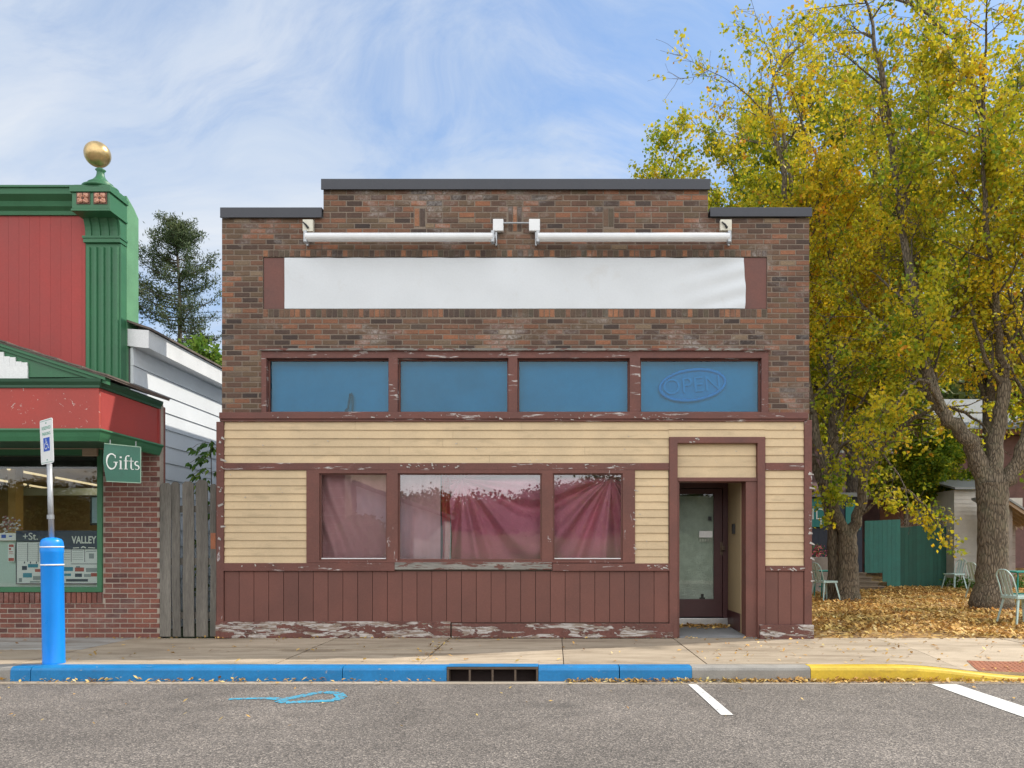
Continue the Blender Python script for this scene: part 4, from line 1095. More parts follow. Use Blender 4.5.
n_ = MB(); n_.box(PX(91.8, .5), PX(98.9, .5), .50, .52, PZ(523, .5), PZ(497.5, .5)); n_.build('panel', pm('pale_screen', (.38, .55, .62), .4, .06), sc_)
# dried flower bunch
fb = MB(); rr = random.Random(9)
for k in range(90):
    x = PX(rr.gauss(9, 4), .4); z = PZ(rr.gauss(525, 5), .4); y = .4 + rr.uniform(-.06, .06); s_ = rr.uniform(.012, .028)
    fb.add([(x - s_, y, z), (x, y - s_, z - s_ * .4), (x + s_, y, z), (x, y + s_ * .4, z + s_)], [(0, 1, 2, 3)], rr.choice((0, 0, 1)))
tag(fb.build('flower_bunch', [M['white_trim'], pm('dusty_pink', (.5, .25, .25), .8)], recalc=False), 'bunch of white and dusty pink flowers at the left of the shop window', 'flowers')

# canopy
CY = -1.4; cz0, cz1 = 2.576, 3.05
fa = MB(); fa.box(-14.0, GX, CY, CY + .04, cz0, cz1); fa.build('fascia', M['red_flake'], G, bevel=.003)
fs_ = MB(); fs_.box(GX - .04, GX + .0, CY + .042, -.01, cz0, cz1); fs_.build('side_fascia', M['red'], G, bevel=.003)
cbm = MB(); cbm.box(GX - .03, GX + .012, -.05, .0, cz0 - .02, cz1 + .1); cbm.build('corner_strip', M['red'], G)
def around(mb, prof, x_out=GX, y_out=CY, y_end=.0):
    """run a moulding profile (out, z) along the front and round the right corner"""
    ring = []
    for (o_, z) in prof:
        ring.append([(-14.0, y_out - o_, z), (x_out + o_, y_out - o_, z), (x_out + o_, y_end, z)])
    n = len(ring)
    vs = [p for r_ in ring for p in r_]
    fs = []
    for i in range(n):
        j = (i + 1) % n
        for k in range(2): fs.append((i * 3 + k, i * 3 + k + 1, j * 3 + k + 1, j * 3 + k))
    fs.append(tuple(i * 3 for i in range(n))); fs.append(tuple(i * 3 + 2 for i in range(n))[::-1])
    mb.add(vs, fs)
mo = MB(); around(mo, [(-.06, cz0 - .001), (.05, cz0 - .001), (.055, cz0 - .02), (.035, cz0 - .045), (.022, cz0 - .09), (.0, cz0 - .14), (-.06, cz0 - .14)]); mo.build('lower_moulding', M['green'], G)
mo = MB(); around(mo, [(-.05, cz1 + .001), (.018, cz1 + .001), (.018, cz1 + .03), (.045, cz1 + .065), (.05, cz1 + .1), (-.05, cz1 + .1)]); mo.build('upper_moulding', M['green_dark'], G)
sf_ = MB(); sf_.box(-14.0, GX - .062, CY + .062, -.11, cz0 - .06, cz0 - .03); sf_.build('soffit', M['green_dark'], G)
zE, xE = 3.185, GX + .10; slope = .324; xRg = -9.2; zRg = zE + slope * (xE - xRg)
ga = MB(); ga.prism([(GX - .0, cz1 + .102), (GX - .0, zE + slope * .07 - .03), (xRg, zRg - .04), (-14.0, zRg - .04 - slope * (xRg + 14.0)), (-14, cz1 + .102)], 'y', CY + .01, CY + .05); ga.build('gable_front', M['green'], G)
rk = MB()
for (o1, o2, yy, w1) in ((.0, .055, CY - .05, 0), (.056, .095, CY - .02, 0)):
    rk.prism([(xE, zE - o1), (xRg, zRg - o1), (xRg, zRg - o2), (xE, zE - o2)], 'y', yy, CY + .05 + .004)
rk.build('rake_board', M['green'], G)
rfm = MB()
nrow = 14; L_ = xE - xRg
for k in range(nrow):                                       # courses of shingles stepping up the slope
    a_ = xE + .04 - k * L_ / nrow; b2 = a_ - L_ / nrow - .03
    za = zE + slope * (xE - a_) + .022 ; zb2 = zE + slope * (xE - b2) + .006
    rfm.prism([(a_, za - .018), (a_, za), (b2, zb2), (b2, zb2 - .012)], 'y', CY - .075 + random.uniform(-.006, .006), .0)
rfm.prism([(xRg, zRg), (-14, zRg - slope * (xRg + 14)), (-14, zRg - slope * (xRg + 14) + .03), (xRg, zRg + .03)], 'y', CY - .07, 0)
rfm.prism([(xE + .03, zE - .028), (xE + .03, zE + .003), (xRg, zRg + .003), (xRg, zRg - .028)], 'y', CY - .06, -.001)
rfm.build('canopy_roof', M['shingle'], G)
gs = MB()
gs.box(-8.4, PX(28, CY), CY - .008, CY + .009, PZ(380, CY), PZ(366, CY)); 
for k in range(16):
    a_ = PX(28, CY) - .068 * k - .07; top = PZ(366, CY) + .02 + .03 * k + (.0 if k % 2 else .02); gs.box(a_, a_ + .066, CY - .008, CY + .009, PZ(366, CY) + .0005, min(top, 3.75))
gs.build('gable_sign', M['sign_white'], G)
# false front above
zt = PZ(213, 0)
uf = MB(); uf.box(-14, PX(120), .0, .10, 2.9, zt + .2, 0)
uf.build('false_front', M['red'], G)
rp = MB(); x_ = -14.0
while x_ < PX(86) - .02:
    rp.box(x_ + .0008, min(x_ + .14, PX(86)) - .0008, -.012, -.0005, 2.9, zt + .02); x_ += .14
rp.build('red_boards', M['red'], G)
xa, xb = PX(86.5), PX(121.8)
pi = MB(); pi.box(xa, xb, -.02, .115, 2.9, PZ(244)); 
nfl = 5
for k in range(nfl):
    c_ = xa + (xb - xa) * (k + .5) / nfl; w2 = (xb - xa) / nfl * .27
    pi.prism([(c_ - w2, -.0205), (c_ - w2 * .6, -.045), (c_ + w2 * .6, -.045), (c_ + w2, -.0205)], 'z', 2.92, PZ(248))
pi.box(xa - .01, xb + .01, -.06, .115, PZ(243.9), PZ(240)); pi.box(xa - .02, xb + .02, -.07, .115, PZ(239.9), PZ(237.5)); pi.build('pilaster', M['green'], G, bevel=.002)
co = MB()                                                   # curved bracket that swells forward
prof = [(.115, PZ(237.3)), (-.03, PZ(237.3))]
for k in range(11):
    a_ = k / 10 * math.pi / 2; prof.append((-.03 - .25 * (1 - math.cos(a_)), PZ(236) + (PZ(209) - .02 - PZ(236)) * math.sin(a_)))
prof.append((.115, prof[-1][1]))
co.prism(prof, 'x', xa, xb)
for k in range(4):
    c_ = xa + (xb - xa) * (k + .5) / 4
    pr_ = [(y - .015, z) for y, z in prof[1:12]] + [(y + .01, z) for y, z in prof[1:12]][::-1]
    co.prism(pr_, 'x', c_ - .03, c_ + .03)
co.build('bracket', M['green'], G, bevel=.003)
cp = MB(); cp.box(xa - .01, xb + .01, -.30, .112, PZ(208.5, -.3), PZ(192.5, -.3)); cp.box(xa - .03, xb + .03, -.325, .114, PZ(192.3, -.3), PZ(187.5, -.3)); cp.box(xa - .02, xb + .02, -.31, .113, PZ(211, -.3), PZ(208.7, -.3)); cp.box(xa, xb, -.28, .1, PZ(187.3, -.3), PZ(183.8, -.3))
cp.build('capital', M['green'], G, bevel=.004)
bs = MB(); bs.prism([(.117, 2.9), (.117, PZ(192)), (.30, PZ(199)), (.42, PZ(206)), (.42, 2.9)], 'x', PX(121.8) - .1, PX(121.8) + .001); bs.build('false_front_return', M['green_pale'], G)
cn = MB(); zc0 = PZ(213, -.1)
cn.prism([(.0, zc0), (-.04, zc0), (-.05, zc0 + .05), (-.10, zc0 + .09), (-.12, zc0 + .15), (-.20, zc0 + .21), (-.21, zc0 + .28), (-.235, zc0 + .285), (-.235, zc0 + .31), (.11, zc0 + .31), (.11, zc0)], 'x', -14, xa - .012)
cn.build('cornice', M['green'], G)
for q in (0, 1):                                            # flower tiles
    cx_ = PX(83.5 + 17 * q, -.3); cz_ = PZ(198.5, -.3); h_ = .088
    tl = MB(); tl.box(cx_ - h_, cx_ + h_, -.308, -.3005, cz_ - h_ * .85, cz_ + h_ * .85, 1)
    for k in range(4):
        a_ = math.pi / 4 + k * math.pi / 2
        for da in (-.35, .35):
            u_, v_ = math.cos(a_ + da), math.sin(a_ + da)
            tl.tube([(cx_ + u_ * .022, -.309, cz_ + v_ * .02), (cx_ + u_ * .055, -.318, cz_ + v_ * .048), (cx_ + math.cos(a_) * .088, -.311, cz_ + math.sin(a_) * .076)], [.012, .022, .012], 6, 0)
    tl.tube([(cx_, -.308, cz_), (cx_, -.322, cz_)], [.024, .012], 10, 1)
    tl.build('flower_tile', [M['tile_pink'], M['tile_brown']], G)
fx, fy = (xa + xb) / 2 + .01, -.10
fz = PZ(183.8, -.3)
fn = MB(); fn.lathe([(.215, fz), (.22, fz + .025), (.17, fz + .05), (.15, fz + .06), (.155, fz + .08), (.10, fz + .12), (.06, fz + .17), (.048, fz + .21), (.045, fz + .25), (.065, fz + .27), (.04, fz + .29)], fx, fy, 24); fo = fn.build('finial', M['green'], G, smooth=True)
gd = MB(); rad = .162; gz = PZ(154.5, -.1); gx = PX(97.5, -.1)
gd.tube_prof([(gx, fy, gz + rad * math.cos(math.pi * (1 - k / 20))) for k in range(21)], [max(rad * math.sin(math.pi * k / 20), .002) for k in range(21)], 32, 0, None)
gd.build('gilded_ball', M['gold'], fo, smooth=True)

# white sided wing behind the shop
W = thing('white_sided_wing', (-6.6, .6, 0), 'white building wing with lapped siding running back behind the gift shop', 'building')
WX = -5.72
sdg = MB(); zz_ = 0.0; k = 0
while zz_ < 3.93:
    h_ = .245
    sdg.prism([(WX + .018, zz_), (WX + .002, zz_ + h_ - .004), (WX - .03, zz_ + h_ - .004), (WX - .03, zz_)], 'y', .165, 12.0, 0); zz_ += h_
sdg.build('lap_siding', M['white_siding'], W)
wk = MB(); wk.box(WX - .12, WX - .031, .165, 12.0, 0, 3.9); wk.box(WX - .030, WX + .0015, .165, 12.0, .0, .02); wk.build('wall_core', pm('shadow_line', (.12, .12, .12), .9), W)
ev = MB(); ev.prism([(WX - .05, 3.93), (WX + .20, 3.90), (WX + .235, 3.90), (WX + .235, 4.14), (WX - .05, 4.16)], 'y', .13, 12.2); ev.build('eave_box', M['white_trim'], W)
rw = MB(); rw.prism([(WX + .27, 4.145), (WX + .27, 4.172), (-8.5, 5.2), (-8.5, 5.17)], 'y', .12, 12.25); rw.build('roof', M['shingle'], W)

# Gifts sign hung under the canopy corner
gx0, gy0 = PX(104.2, -1.36), -1.36
t = thing('hanging_sign', (gx0, gy0, PZ(462, -1.36)), 'dark green hanging board lettered Gifts under the canopy corner', 'sign')
t.rotation_euler = (0, 0, R(28))
Hh = .225; Wd = .375
pb2 = MB(); pb2.v = []
O_ = origin(t)
pb2.prism([(O_.x + .02, O_.z - Hh), (O_.x + Wd, O_.z - Hh * 1.02), (O_.x + Wd, O_.z + Hh * .86), (O_.x + .0, O_.z + Hh * .95), (O_.x - .012, O_.z + .0)], 'y', O_.y - .012, O_.y + .012); pb2.build('board', M['gift_green'], t, bevel=.003)
bd = MB()
for (p, q) in (((O_.x + .02, O_.z - Hh), (O_.x + Wd, O_.z - Hh * 1.02)), ((O_.x + Wd, O_.z - Hh * 1.02), (O_.x + Wd, O_.z + Hh * .86)), ((O_.x + Wd, O_.z + Hh * .86), (O_.x, O_.z + Hh * .95))): bd.ribbon([p, q], .010, O_.y - .016, .006)
bd.build('border', pm('pale_green_edge', (.30, .45, .33), .6), t)
lt = MB()
def G_(pts, wds, ox=0.0, oz=0.0, sc=1.0):
    lt.ribbon([(O_.x + .02 + (ox + p[0]) * sc, O_.z - .075 + (oz + p[1]) * sc) for p in pts], [w2 * sc for w2 in wds], O_.y - .017, .004)
arc = lambda cx, cz, rx, rz, a0, a1, n: [(cx + rx * math.cos(R(a0 + (a1 - a0) * k / n)), cz + rz * math.sin(R(a0 + (a1 - a0) * k / n))) for k in range(n + 1)]
G_(arc(.055, .085, .050, .088, 45, 335, 16), [.010 + .014 * abs(math.sin(R(22.5 + 145 * k / 8))) ** 2 * (1 if 4 < k < 13 else .3) for k in range(17)])
G_([(.10, .045), (.10, .075)], [.018, .018]); G_([(.075, .078), (.12, .078)], [.008, .008]); G_([(.093, .125), (.093, .16)], [.008, .006])
G_([(.148, .0), (.148, .098)], [.017, .017]); G_([(.130, .002), (.166, .002)], [.007, .007]); G_([(.132, .096), (.150, .098)], [.007, .007]); G_([(.148, .128), (.148, .146)], [.02, .02])
G_([(.200, .0), (.200, .12)] + arc(.222, .13, .022, .03, 180, 50, 6), [.017, .017] + [.014, .012, .010, .009, .010, .014, .018]); G_([(.182, .002), (.220, .002)], [.007, .007]); G_([(.180, .098), (.228, .098)], [.008, .008])
G_([(.255, .14), (.255, .02)] + arc(.272, .02, .017, .02, 180, 310, 5), [.006, .017, .016, .013, .010, .008, .008, .006]); G_([(.236, .098), (.280, .098)], [.008, .008])
G_(arc(.315, .073, .019, .024, 40, 250, 7) + arc(.315, .025, .022, .024, 70, -140, 8), [.006, .008, .011, .014, .015, .015, .014, .014, .015, .016, .015, .014, .011, .008, .006, .007, .008])
lt.build('lettering', M['letters'], t)
for q in (.06, Wd - .05): hk = MB(); hk.tube([(O_.x + q, O_.y, O_.z + Hh * .9), (O_.x + q, O_.y, 2.46)], .005, 6); hk.build('hook', M['galv'], t)

# ------------------------------------------------------------------ bollard with parking sign
byy = -2.29; bxx = PX(54, byy)
t = thing('bollard', (bxx, byy, 0), 'bright blue round bollard with two white bands at the kerb', 'bollard')
lean = -.018
def bt(prof, mat, name, par=t, n=32):
    m2 = MB(); m2.tube_prof([(bxx + lean * z, byy, z) for _, z in prof], [r_ for r_, _ in prof], n, 0, None); return m2.build(name, mat, par, smooth=True)
H_ = 1.31
o = bt([(.106, .0), (.106, .02), (.104, .03), (.104, 1.14), (.109, 1.155), (.109, 1.17), (.107, 1.245), (.100, 1.275), (.085, 1.295), (.05, 1.308), (.005, 1.31)], M['blue_plastic'], 'sleeve')
try:
    o.modifiers.new('edge', 'EDGE_SPLIT').split_angle = R(35)
except Exception: pass
bt([(.1105, H_ - .105), (.1105, H_ - .092)], M['white_tape'], 'reflective_band'); bt([(.1095, H_ - .292), (.1095, H_ - .277)], M['white_tape'], 'reflective_band')
t = thing('parking_sign', (bxx - .03, byy, 1.30), 'white accessible parking sign turned nearly edge on atop a steel post', 'sign')
ps = MB(); px0 = PX(51.5, byy)
ps.tube([(bxx - .024, byy, 1.27), (PX(50.4, byy), byy, PZ(500, byy)), (PX(49.4, byy), byy, PZ(464, byy))], .026, 12); 
ps.build('post', M['galv'], t, smooth=True)
pt = MB(); pt.tube([(PX(50.6, byy), byy, PZ(519, byy)), (PX(50.5, byy), byy, PZ(515, byy))], .034, 12); pt.tube([(PX(49.6, byy), byy, PZ(480, byy)), (PX(49.1, byy), byy, PZ(424, byy))], .020, 8); pt.build('post_sleeve', M['galv'], t)
sg_h = (PZ(419.5, byy) - PZ(464, byy)); sg_w = .305; scz = (PZ(419.5, byy) + PZ(464, byy)) / 2; scx = PX(50.3, byy)
SM = Matrix.Translation((scx, byy, scz)) @ Matrix.Rotation(R(-2.0), 4, 'Y') @ Matrix.Rotation(R(-36), 4, 'Z')
def place(o, par, y_off=0):
    o.data.transform(SM); o.data.transform(Matrix.Translation(-origin(par)))
pn = MB()
rc_ = .025; poly = []
for (cx_, cz_, a0) in ((sg_w / 2 - rc_, sg_h / 2 - rc_, 0), (-sg_w / 2 + rc_, sg_h / 2 - rc_, 90), (-sg_w / 2 + rc_, -sg_h / 2 + rc_, 180), (sg_w / 2 - rc_, -sg_h / 2 + rc_, 270)):
    for k in range(5): poly.append((cx_ + rc_ * math.cos(R(a0 + k * 22.5)), cz_ + rc_ * math.sin(R(a0 + k * 22.5))))
pn.prism(poly, 'y', -.035, -.031)
o = pn.build('sign_panel', M['sign_white'], None); place(o, t); o.parent = t; ORG[o.name] = origin(t)
def sgbox(name, mat, items, depth=-.0355):
    k = MB()
    for (a_, b2, c2, d2) in items: k.box(a_, b2, depth - .0008, -.0352, c2, d2)
    o = k.build(name, mat, None); place(o, t); o.parent = t; ORG[o.name] = origin(t); return o
sgbox('blue_square', M['sign_blue'], [(-.075, .075, -.10, .04)])
wc = MB(); yd = -.0372
wc.ribbon([(-.012, .028), (-.012, .022)], .016, yd, .0008); wc.ribbon([(-.012, .018), (-.010, -.03), (.028, -.03), (.04, -.07), (.052, -.066)], .010, yd, .0008); wc.ribbon([(-.01, -.008), (.02, -.008)], .007, yd, .0008)
wc.ribbon([(-.018 + .032 * math.cos(R(a)), -.045 + .032 * math.sin(R(a))) for a in range(110, 345, 20)], .008, yd, .0008)
o = wc.build('wheelchair_symbol', M['letters'], None); place(o, t); o.parent = t; ORG[o.name] = origin(t)
for (s_, z_, sz_) in (('RESERVED', .125, .048), ('PARKING', .065, .048)):
    o = text_mesh('lettering', s_, sz_, M['sign_green'], None, (0, 0, 0), (0, 0, 0), .0004, 'CENTER')
    o.data.transform(Matrix.Rotation(R(90), 4, 'X')); o.data.transform(Matrix.Translation((0, -.0358, z_)))
    o.rotation_euler = (0, 0, 0); place(o, t); o.parent = t; ORG[o.name] = origin(t)
sgbox('border', M['sign_green'], [(-.14, .14, .215, .2185), (-.14, .14, -.2185, -.215), (-.012, .012, .185, .198), (-.012, .012, -.198, -.185)])

# ------------------------------------------------------------------ picket fence between the buildings
t = thing('picket_fence', (-4.85, .0, 0), 'weathered grey picket fence closing the gap between the two shops', 'fence')
pk = [(160.5, 171.5, 483, -.004), (173, 181, 482, .0), (183.5, 194.5, 481.5, .004), (197, 208.5, 480, -.002), (210.5, 216.5, 484, .01)]
rr = random.Random(21)
for k, (a_, b2, tp_, yy) in enumerate(pk):
    x0, x1 = PX(a_), PX(b2); zt = PZ(tp_); ln_ = rr.uniform(-.02, .03) if k != 1 else .035
    m2 = MB(); c_ = (x1 - x0) * .25
    nseg = 10; L = []; Rr = []
    for i in range(nseg + 1):
        v = i / nseg; z = .02 + (zt - c_ - .02) * v; wv = .004 * math.sin(v * 9 + k)
        L.append((x0 + wv - ln_ * v * .4, z)); Rr.append((x1 + wv * .7 - ln_ * v * .4, z))
    poly = L + [(L[-1][0] + c_, zt), (Rr[-1][0] - c_, zt)] + Rr[::-1]
    m2.prism(poly, 'y', yy - .02, yy + .0); m2.build('picket', M['old_wood'], t, bevel=.002)
for z in (.30, 1.02, 1.72):
    m2 = MB(); m2.box(GX + .002, PX(217), .012, .05, z - .045, z + .045); m2.build('rail', M['old_wood'], t)
m2 = MB(); m2.box(GX + .005, GX + .05, .05, .12, 0, 2.0); m2.build('post', M['old_wood'], t)
m2 = MB(); m2.box(PX(211), PX(216), -.012, -.002, PZ(549), PZ(533)); m2.build('hinge', M['iron'], t)
# ------------------------------------------------------------------ trees
class Tree:
    def __init__(s, seed):
        s.r = np.random.RandomState(seed); s.V = []; s.F = []; s.n = 0; s.anchor = []; s.budget = 10 ** 9
    def tube(s, P, rad, sides):
        P = np.asarray(P, float); n = len(P)
        d = np.gradient(P, axis=0); d /= np.linalg.norm(d, axis=1)[:, None] + 1e-9
        ref = np.array([1., 0, 0]) if abs(d[0, 0]) < .8 else np.array([0, 1., 0])
        a = np.arange(sides) * 2 * np.pi / sides
        out = []
        for i in range(n):
            u = ref - d[i] * ref.dot(d[i]); u /= np.linalg.norm(u) + 1e-9; ref = u
            w_ = np.cross(d[i], u)
            out.append(P[i] + rad[i] * (np.cos(a)[:, None] * u + np.sin(a)[:, None] * w_))
        s.V.append(np.concatenate(out))
        b = s.n
        i, k = np.meshgrid(np.arange(n - 1), np.arange(sides), indexing='ij')
        i = i.ravel(); k = k.ravel(); k2 = (k + 1) % sides
        s.F.append(np.stack([b + i * sides + k, b + i * sides + k2, b + (i + 1) * sides + k2, b + (i + 1) * sides + k], 1))
        s.n += n * sides
    def unit(s):
        v = s.r.normal(size=3); return v / np.linalg.norm(v)
    def limb(s, pts, r0, r1, sides=10, kids=7, klen=2.4, level=1, start=.3, bump=.0, up=.25):
        """hand placed limb with automatic side branches"""
        P = np.asarray(pts, float)
        # smooth resample
        t = np.linspace(0, len(P) - 1, (len(P) - 1) * 5 + 1)
        Q = np.empty((len(t), 3))
        for j, tt in enumerate(t):
            i = min(int(tt), len(P) - 2); f = tt - i
            p0 = P[max(i - 1, 0)]; p1 = P[i]; p2 = P[i + 1]; p3 = P[min(i + 2, len(P) - 1)]
            Q[j] = .5 * ((2 * p1) + (-p0 + p2) * f + (2 * p0 - 5 * p1 + 4 * p2 - p3) * f * f + (-p0 + 3 * p1 - 3 * p2 + p3) * f ** 3)
        Q[1:-1] += s.r.normal(size=(len(Q) - 2, 3)) * .02
        rad = r0 + (r1 - r0) * np.linspace(0, 1, len(Q)) ** .55
        rad = rad * (1 + bump * s.r.normal(size=len(Q)))
        s.tube(Q, rad, sides)
        L = len(Q)
        for k in range(kids):
            f = start + (1 - start) * (k + s.r.uniform(.1, .9)) / kids
            i = min(int(f * (L - 1)), L - 2); p = Q[i]; d = Q[i + 1] - Q[i]; d /= np.linalg.norm(d)
            s.branch(p, s.turn(d, R(s.r.uniform(35, 75)), up), klen * s.r.uniform(.65, 1.2) * (1.1 - .45 * f), rad[i] * s.r.uniform(.35, .5), level)
        d = Q[-1] - Q[-2]; d /= np.linalg.norm(d)
        s.branch(Q[-1], d, klen * .8, r1 * .9, level)
    def turn(s, d, ang, up=0.0):
        ax = np.cross(d, s.unit()); ax /= np.linalg.norm(ax) + 1e-9
        v = d * math.cos(ang) + np.cross(ax, d) * math.sin(ang) + np.array([0, 0, up]); return v / np.linalg.norm(v)
    def branch(s, p, d, L, r, level):
        maxl = s.maxl
        n = max(3, int(L / (.35 if level < 3 else .16)))
        st = L / n; P = [np.array(p, float)]; dd = np.array(d, float)
        wob = .16 if level < 3 else .22
        trop = s.trop if level < 3 else s.trop - .06
        for i in range(n):
            dd = dd + s.r.normal(size=3) * wob + np.array([0, 0, trop * .35]); dd /= np.linalg.norm(dd); P.append(P[-1] + dd * st)
        rad = r * (1 - .72 * np.linspace(0, 1, n + 1)); rad = np.maximum(rad, .0035)
        s.tube(P, rad, 6 if level <= 1 else (4 if level == 2 else 3))
        P = np.array(P)
        if level >= maxl:
            for q in P[1:]: s.anchor.append(q)
            return
        kids = s.kids[min(level, len(s.kids) - 1)]
        for k in range(kids):
            f = .25 + .75 * (k + s.r.uniform(0, 1)) / kids; i = min(int(f * n), n - 1)
            dv = P[i + 1] - P[i]; dv /= np.linalg.norm(dv)
            s.branch(P[i] + (P[i + 1] - P[i]) * s.r.uniform(), s.turn(dv, R(s.r.uniform(28, 65)), s.trop * .4), L * s.r.uniform(.38, .62), max(rad[i] * .55, .006), level + 1)
        s.branch(P[-1], dd, L * .5, rad[-1], level + 1)
    trop = .05; maxl = 3; kids = [7, 6, 5, 4]
    def wood(s): return np.concatenate(s.V), np.concatenate(s.F)
def leaf_clusters(anchors, rs, per=6, spread=.10, ln=.12, wd=.045, droop=.35, keep=None):
    """anchors (n,3) -> quads: every anchor carries a spray of leaflets"""
    A = np.asarray(anchors)
    if keep is not None:
        A = A[rs.uniform(size=len(A)) < keep(A)]
    n = len(A); tone = rs.normal(size=n) * .16
    C = np.repeat(A, per, 0) + rs.normal(size=(n * per, 3)) * spread
    D = rs.normal(size=(n * per, 3)); D[:, 2] -= droop * 2; D /= np.linalg.norm(D, axis=1)[:, None]
    U = rs.normal(size=(n * per, 3)); W = np.cross(D, U); W /= np.linalg.norm(W, axis=1)[:, None]
    s_ = rs.uniform(.65, 1.25, size=(n * per, 1)); l = ln * s_; w_ = wd * s_
    Nn = np.cross(D, W) * (wd * .25)
    V = np.stack([C, C + D * l * .5 + W * w_ + Nn, C + D * l, C + D * l * .5 - W * w_ + Nn], 1).reshape(-1, 3)
    F = np.arange(n * per * 4).reshape(-1, 4)
    return V, F, np.repeat(tone, per), C
def tones(C, base, rs, tone):
    """leaf hue varies in patches through the crown"""
    f = np.sin(C[:, 0] * .9 + 1.3 * np.sin(C[:, 2] * .7)) * np.cos(C[:, 1] * .8 + C[:, 2] * .5)
    return np.clip(base + .17 * f + tone + rs.normal(size=len(C)) * .10, 0, 1)

# left garden tree
X1, Y1 = PX(848, 7.7), 7.7
def grounded(cx, cy, r, z1, s_tree, top, flare=1.45, n=8):
    zs = np.linspace(-.12, 1, n)
def trunk_pts(tree, pts, radii, sides=14):
    P = np.asarray(pts, float)
    t = np.linspace(0, len(P) - 1, (len(P) - 1) * 5 + 1)
    Q = np.stack([np.interp(t, range(len(P)), P[:, k]) for k in range(3)], 1)
    rad = np.interp(t, range(len(P)), radii) * (1 + .03 * tree.r.normal(size=len(t)))
    tree.tube(Q, rad, sides)

T1 = Tree(5)
trunk_pts(T1, [(X1 - .05, Y1, -.12), (X1 - .02, Y1, .12), (X1, Y1, .5), (X1, Y1, 1.0), (X1 - .02, Y1, 1.5)], [.36, .29, .24, .22, .21])
trunk_pts(T1, [(X1 - .20, Y1 + .30, -.12), (X1 - .18, Y1 + .30, .12), (X1 - .17, Y1 + .28, .6), (X1 - .20, Y1 + .28, 1.6), (X1 - .45, Y1 + .3, 2.8)], [.30, .22, .19, .17, .14])
T1.limb([(X1, Y1, 1.35), (X1 - .33, Y1 - .05, 2.1), (X1 - .62, Y1 - .1, 3.2), (X1 - .9, Y1 - .1, 4.6), (X1 - 1.3, Y1 - .3, 6.8), (X1 - 1.5, Y1 - .2, 9.3), (X1 - 1.8, Y1, 11.3)], .17, .05, 10, 11, 2.5, 1, .3)
T1.limb([(X1, Y1, 1.4), (X1 + .28, Y1 + .05, 2.1), (X1 + .42, Y1, 3.2), (X1 + .75, Y1 + .1, 4.8), (X1 + 1.3, Y1 + .2, 6.8), (X1 + 1.3, Y1 - .3, 8.8), (X1 + 2.0, Y1 - .6, 10.8)], .17, .04, 10, 12, 2.4, 1, .28)
T1.limb([(X1 - .45, Y1 + .3, 2.7), (X1 - .2, Y1 + .4, 4.2), (X1 - .3, Y1 + .7, 6.5), (X1 - .9, Y1 + 1.0, 9.0), (X1 - 1.2, Y1 + 1.2, 12.0)], .15, .04, 8, 11, 2.4, 1, .25)
T1.limb([(X1 - .45, Y1 + .3, 2.6), (X1 - .85, Y1 + .4, 3.9), (X1 - .95, Y1 + .3, 5.5), (X1 - 1.7, Y1 + .2, 7.2), (X1 - 2.5, Y1 - .2, 8.3), (X1 - 3.0, Y1, 8.9)], .13, .04, 8, 12, 1.5, 1, .3)
T1.limb([(X1 + .4, Y1, 3.0), (X1 + 1.1, Y1 - .5, 4.0), (X1 + 1.9, Y1 - .9, 4.3), (X1 + 2.5, Y1 - 1.2, 3.8)], .09, .025, 6, 8, 1.3, 2, .2, 0, -.1)
T1.limb([(X1 - .5, Y1 - .1, 2.9), (X1 - .4, Y1 - .8, 3.5), (X1 - .1, Y1 - 1.5, 3.4), (X1 + .3, Y1 - 2.0, 2.7)], .07, .02, 6, 8, 1.1, 2, .2, 0, -.15)
for sgn in (-.6, .7): T1.limb([(X1 + .6 * sgn, Y1, 7.5), (X1 + 1.6 * sgn, Y1 - .8, 9.5), (X1 + 2.6 * sgn, Y1 - 1.2, 10.8)], .05, .012, 6, 10, 1.6, 2, .15)
T1.limb([(X1 + .3, Y1, 2.0), (X1 + .9, Y1 - .6, 2.5), (X1 + 1.3, Y1 - .9, 2.2), (X1 + 1.5, Y1 - 1.1, 1.75)], .05, .016, 6, 6, .7, 2, .3, 0, -.2)
T1.limb([(X1 - .3, Y1 - .1, 2.2), (X1 - .7, Y1 - .6, 2.6), (X1 - .8, Y1 - .9, 2.3)], .04, .012, 6, 5, .7, 2, .3, 0, -.2)
rs1 = np.random.RandomState(31)
t = thing('garden_tree', (X1, Y1, 0), 'forking yellow leaved tree beside the storefront, its trunk close to the small teal table', 'tree')
V, F = T1.wood(); np_mesh('trunk', V, F, M['bark'], t, None, True)
V, F, tn, C = leaf_clusters(T1.anchor, rs1, 9, .075, .10, .036, .35, keep=lambda A: np.where(A[:, 2] > 10.5, .4, np.where(A[:, 2] > 5.5, .85, .42)) + .3 * np.sin(A[:, 0] * 1.3 + A[:, 2]) * np.cos(A[:, 1] + A[:, 2] * .8))
np_mesh('crown', V, F, M['leaf_yellow'], t, tones(C, .46 + .02 * (C[:, 2] - 5), rs1, tn))
nleaf = [len(F)]

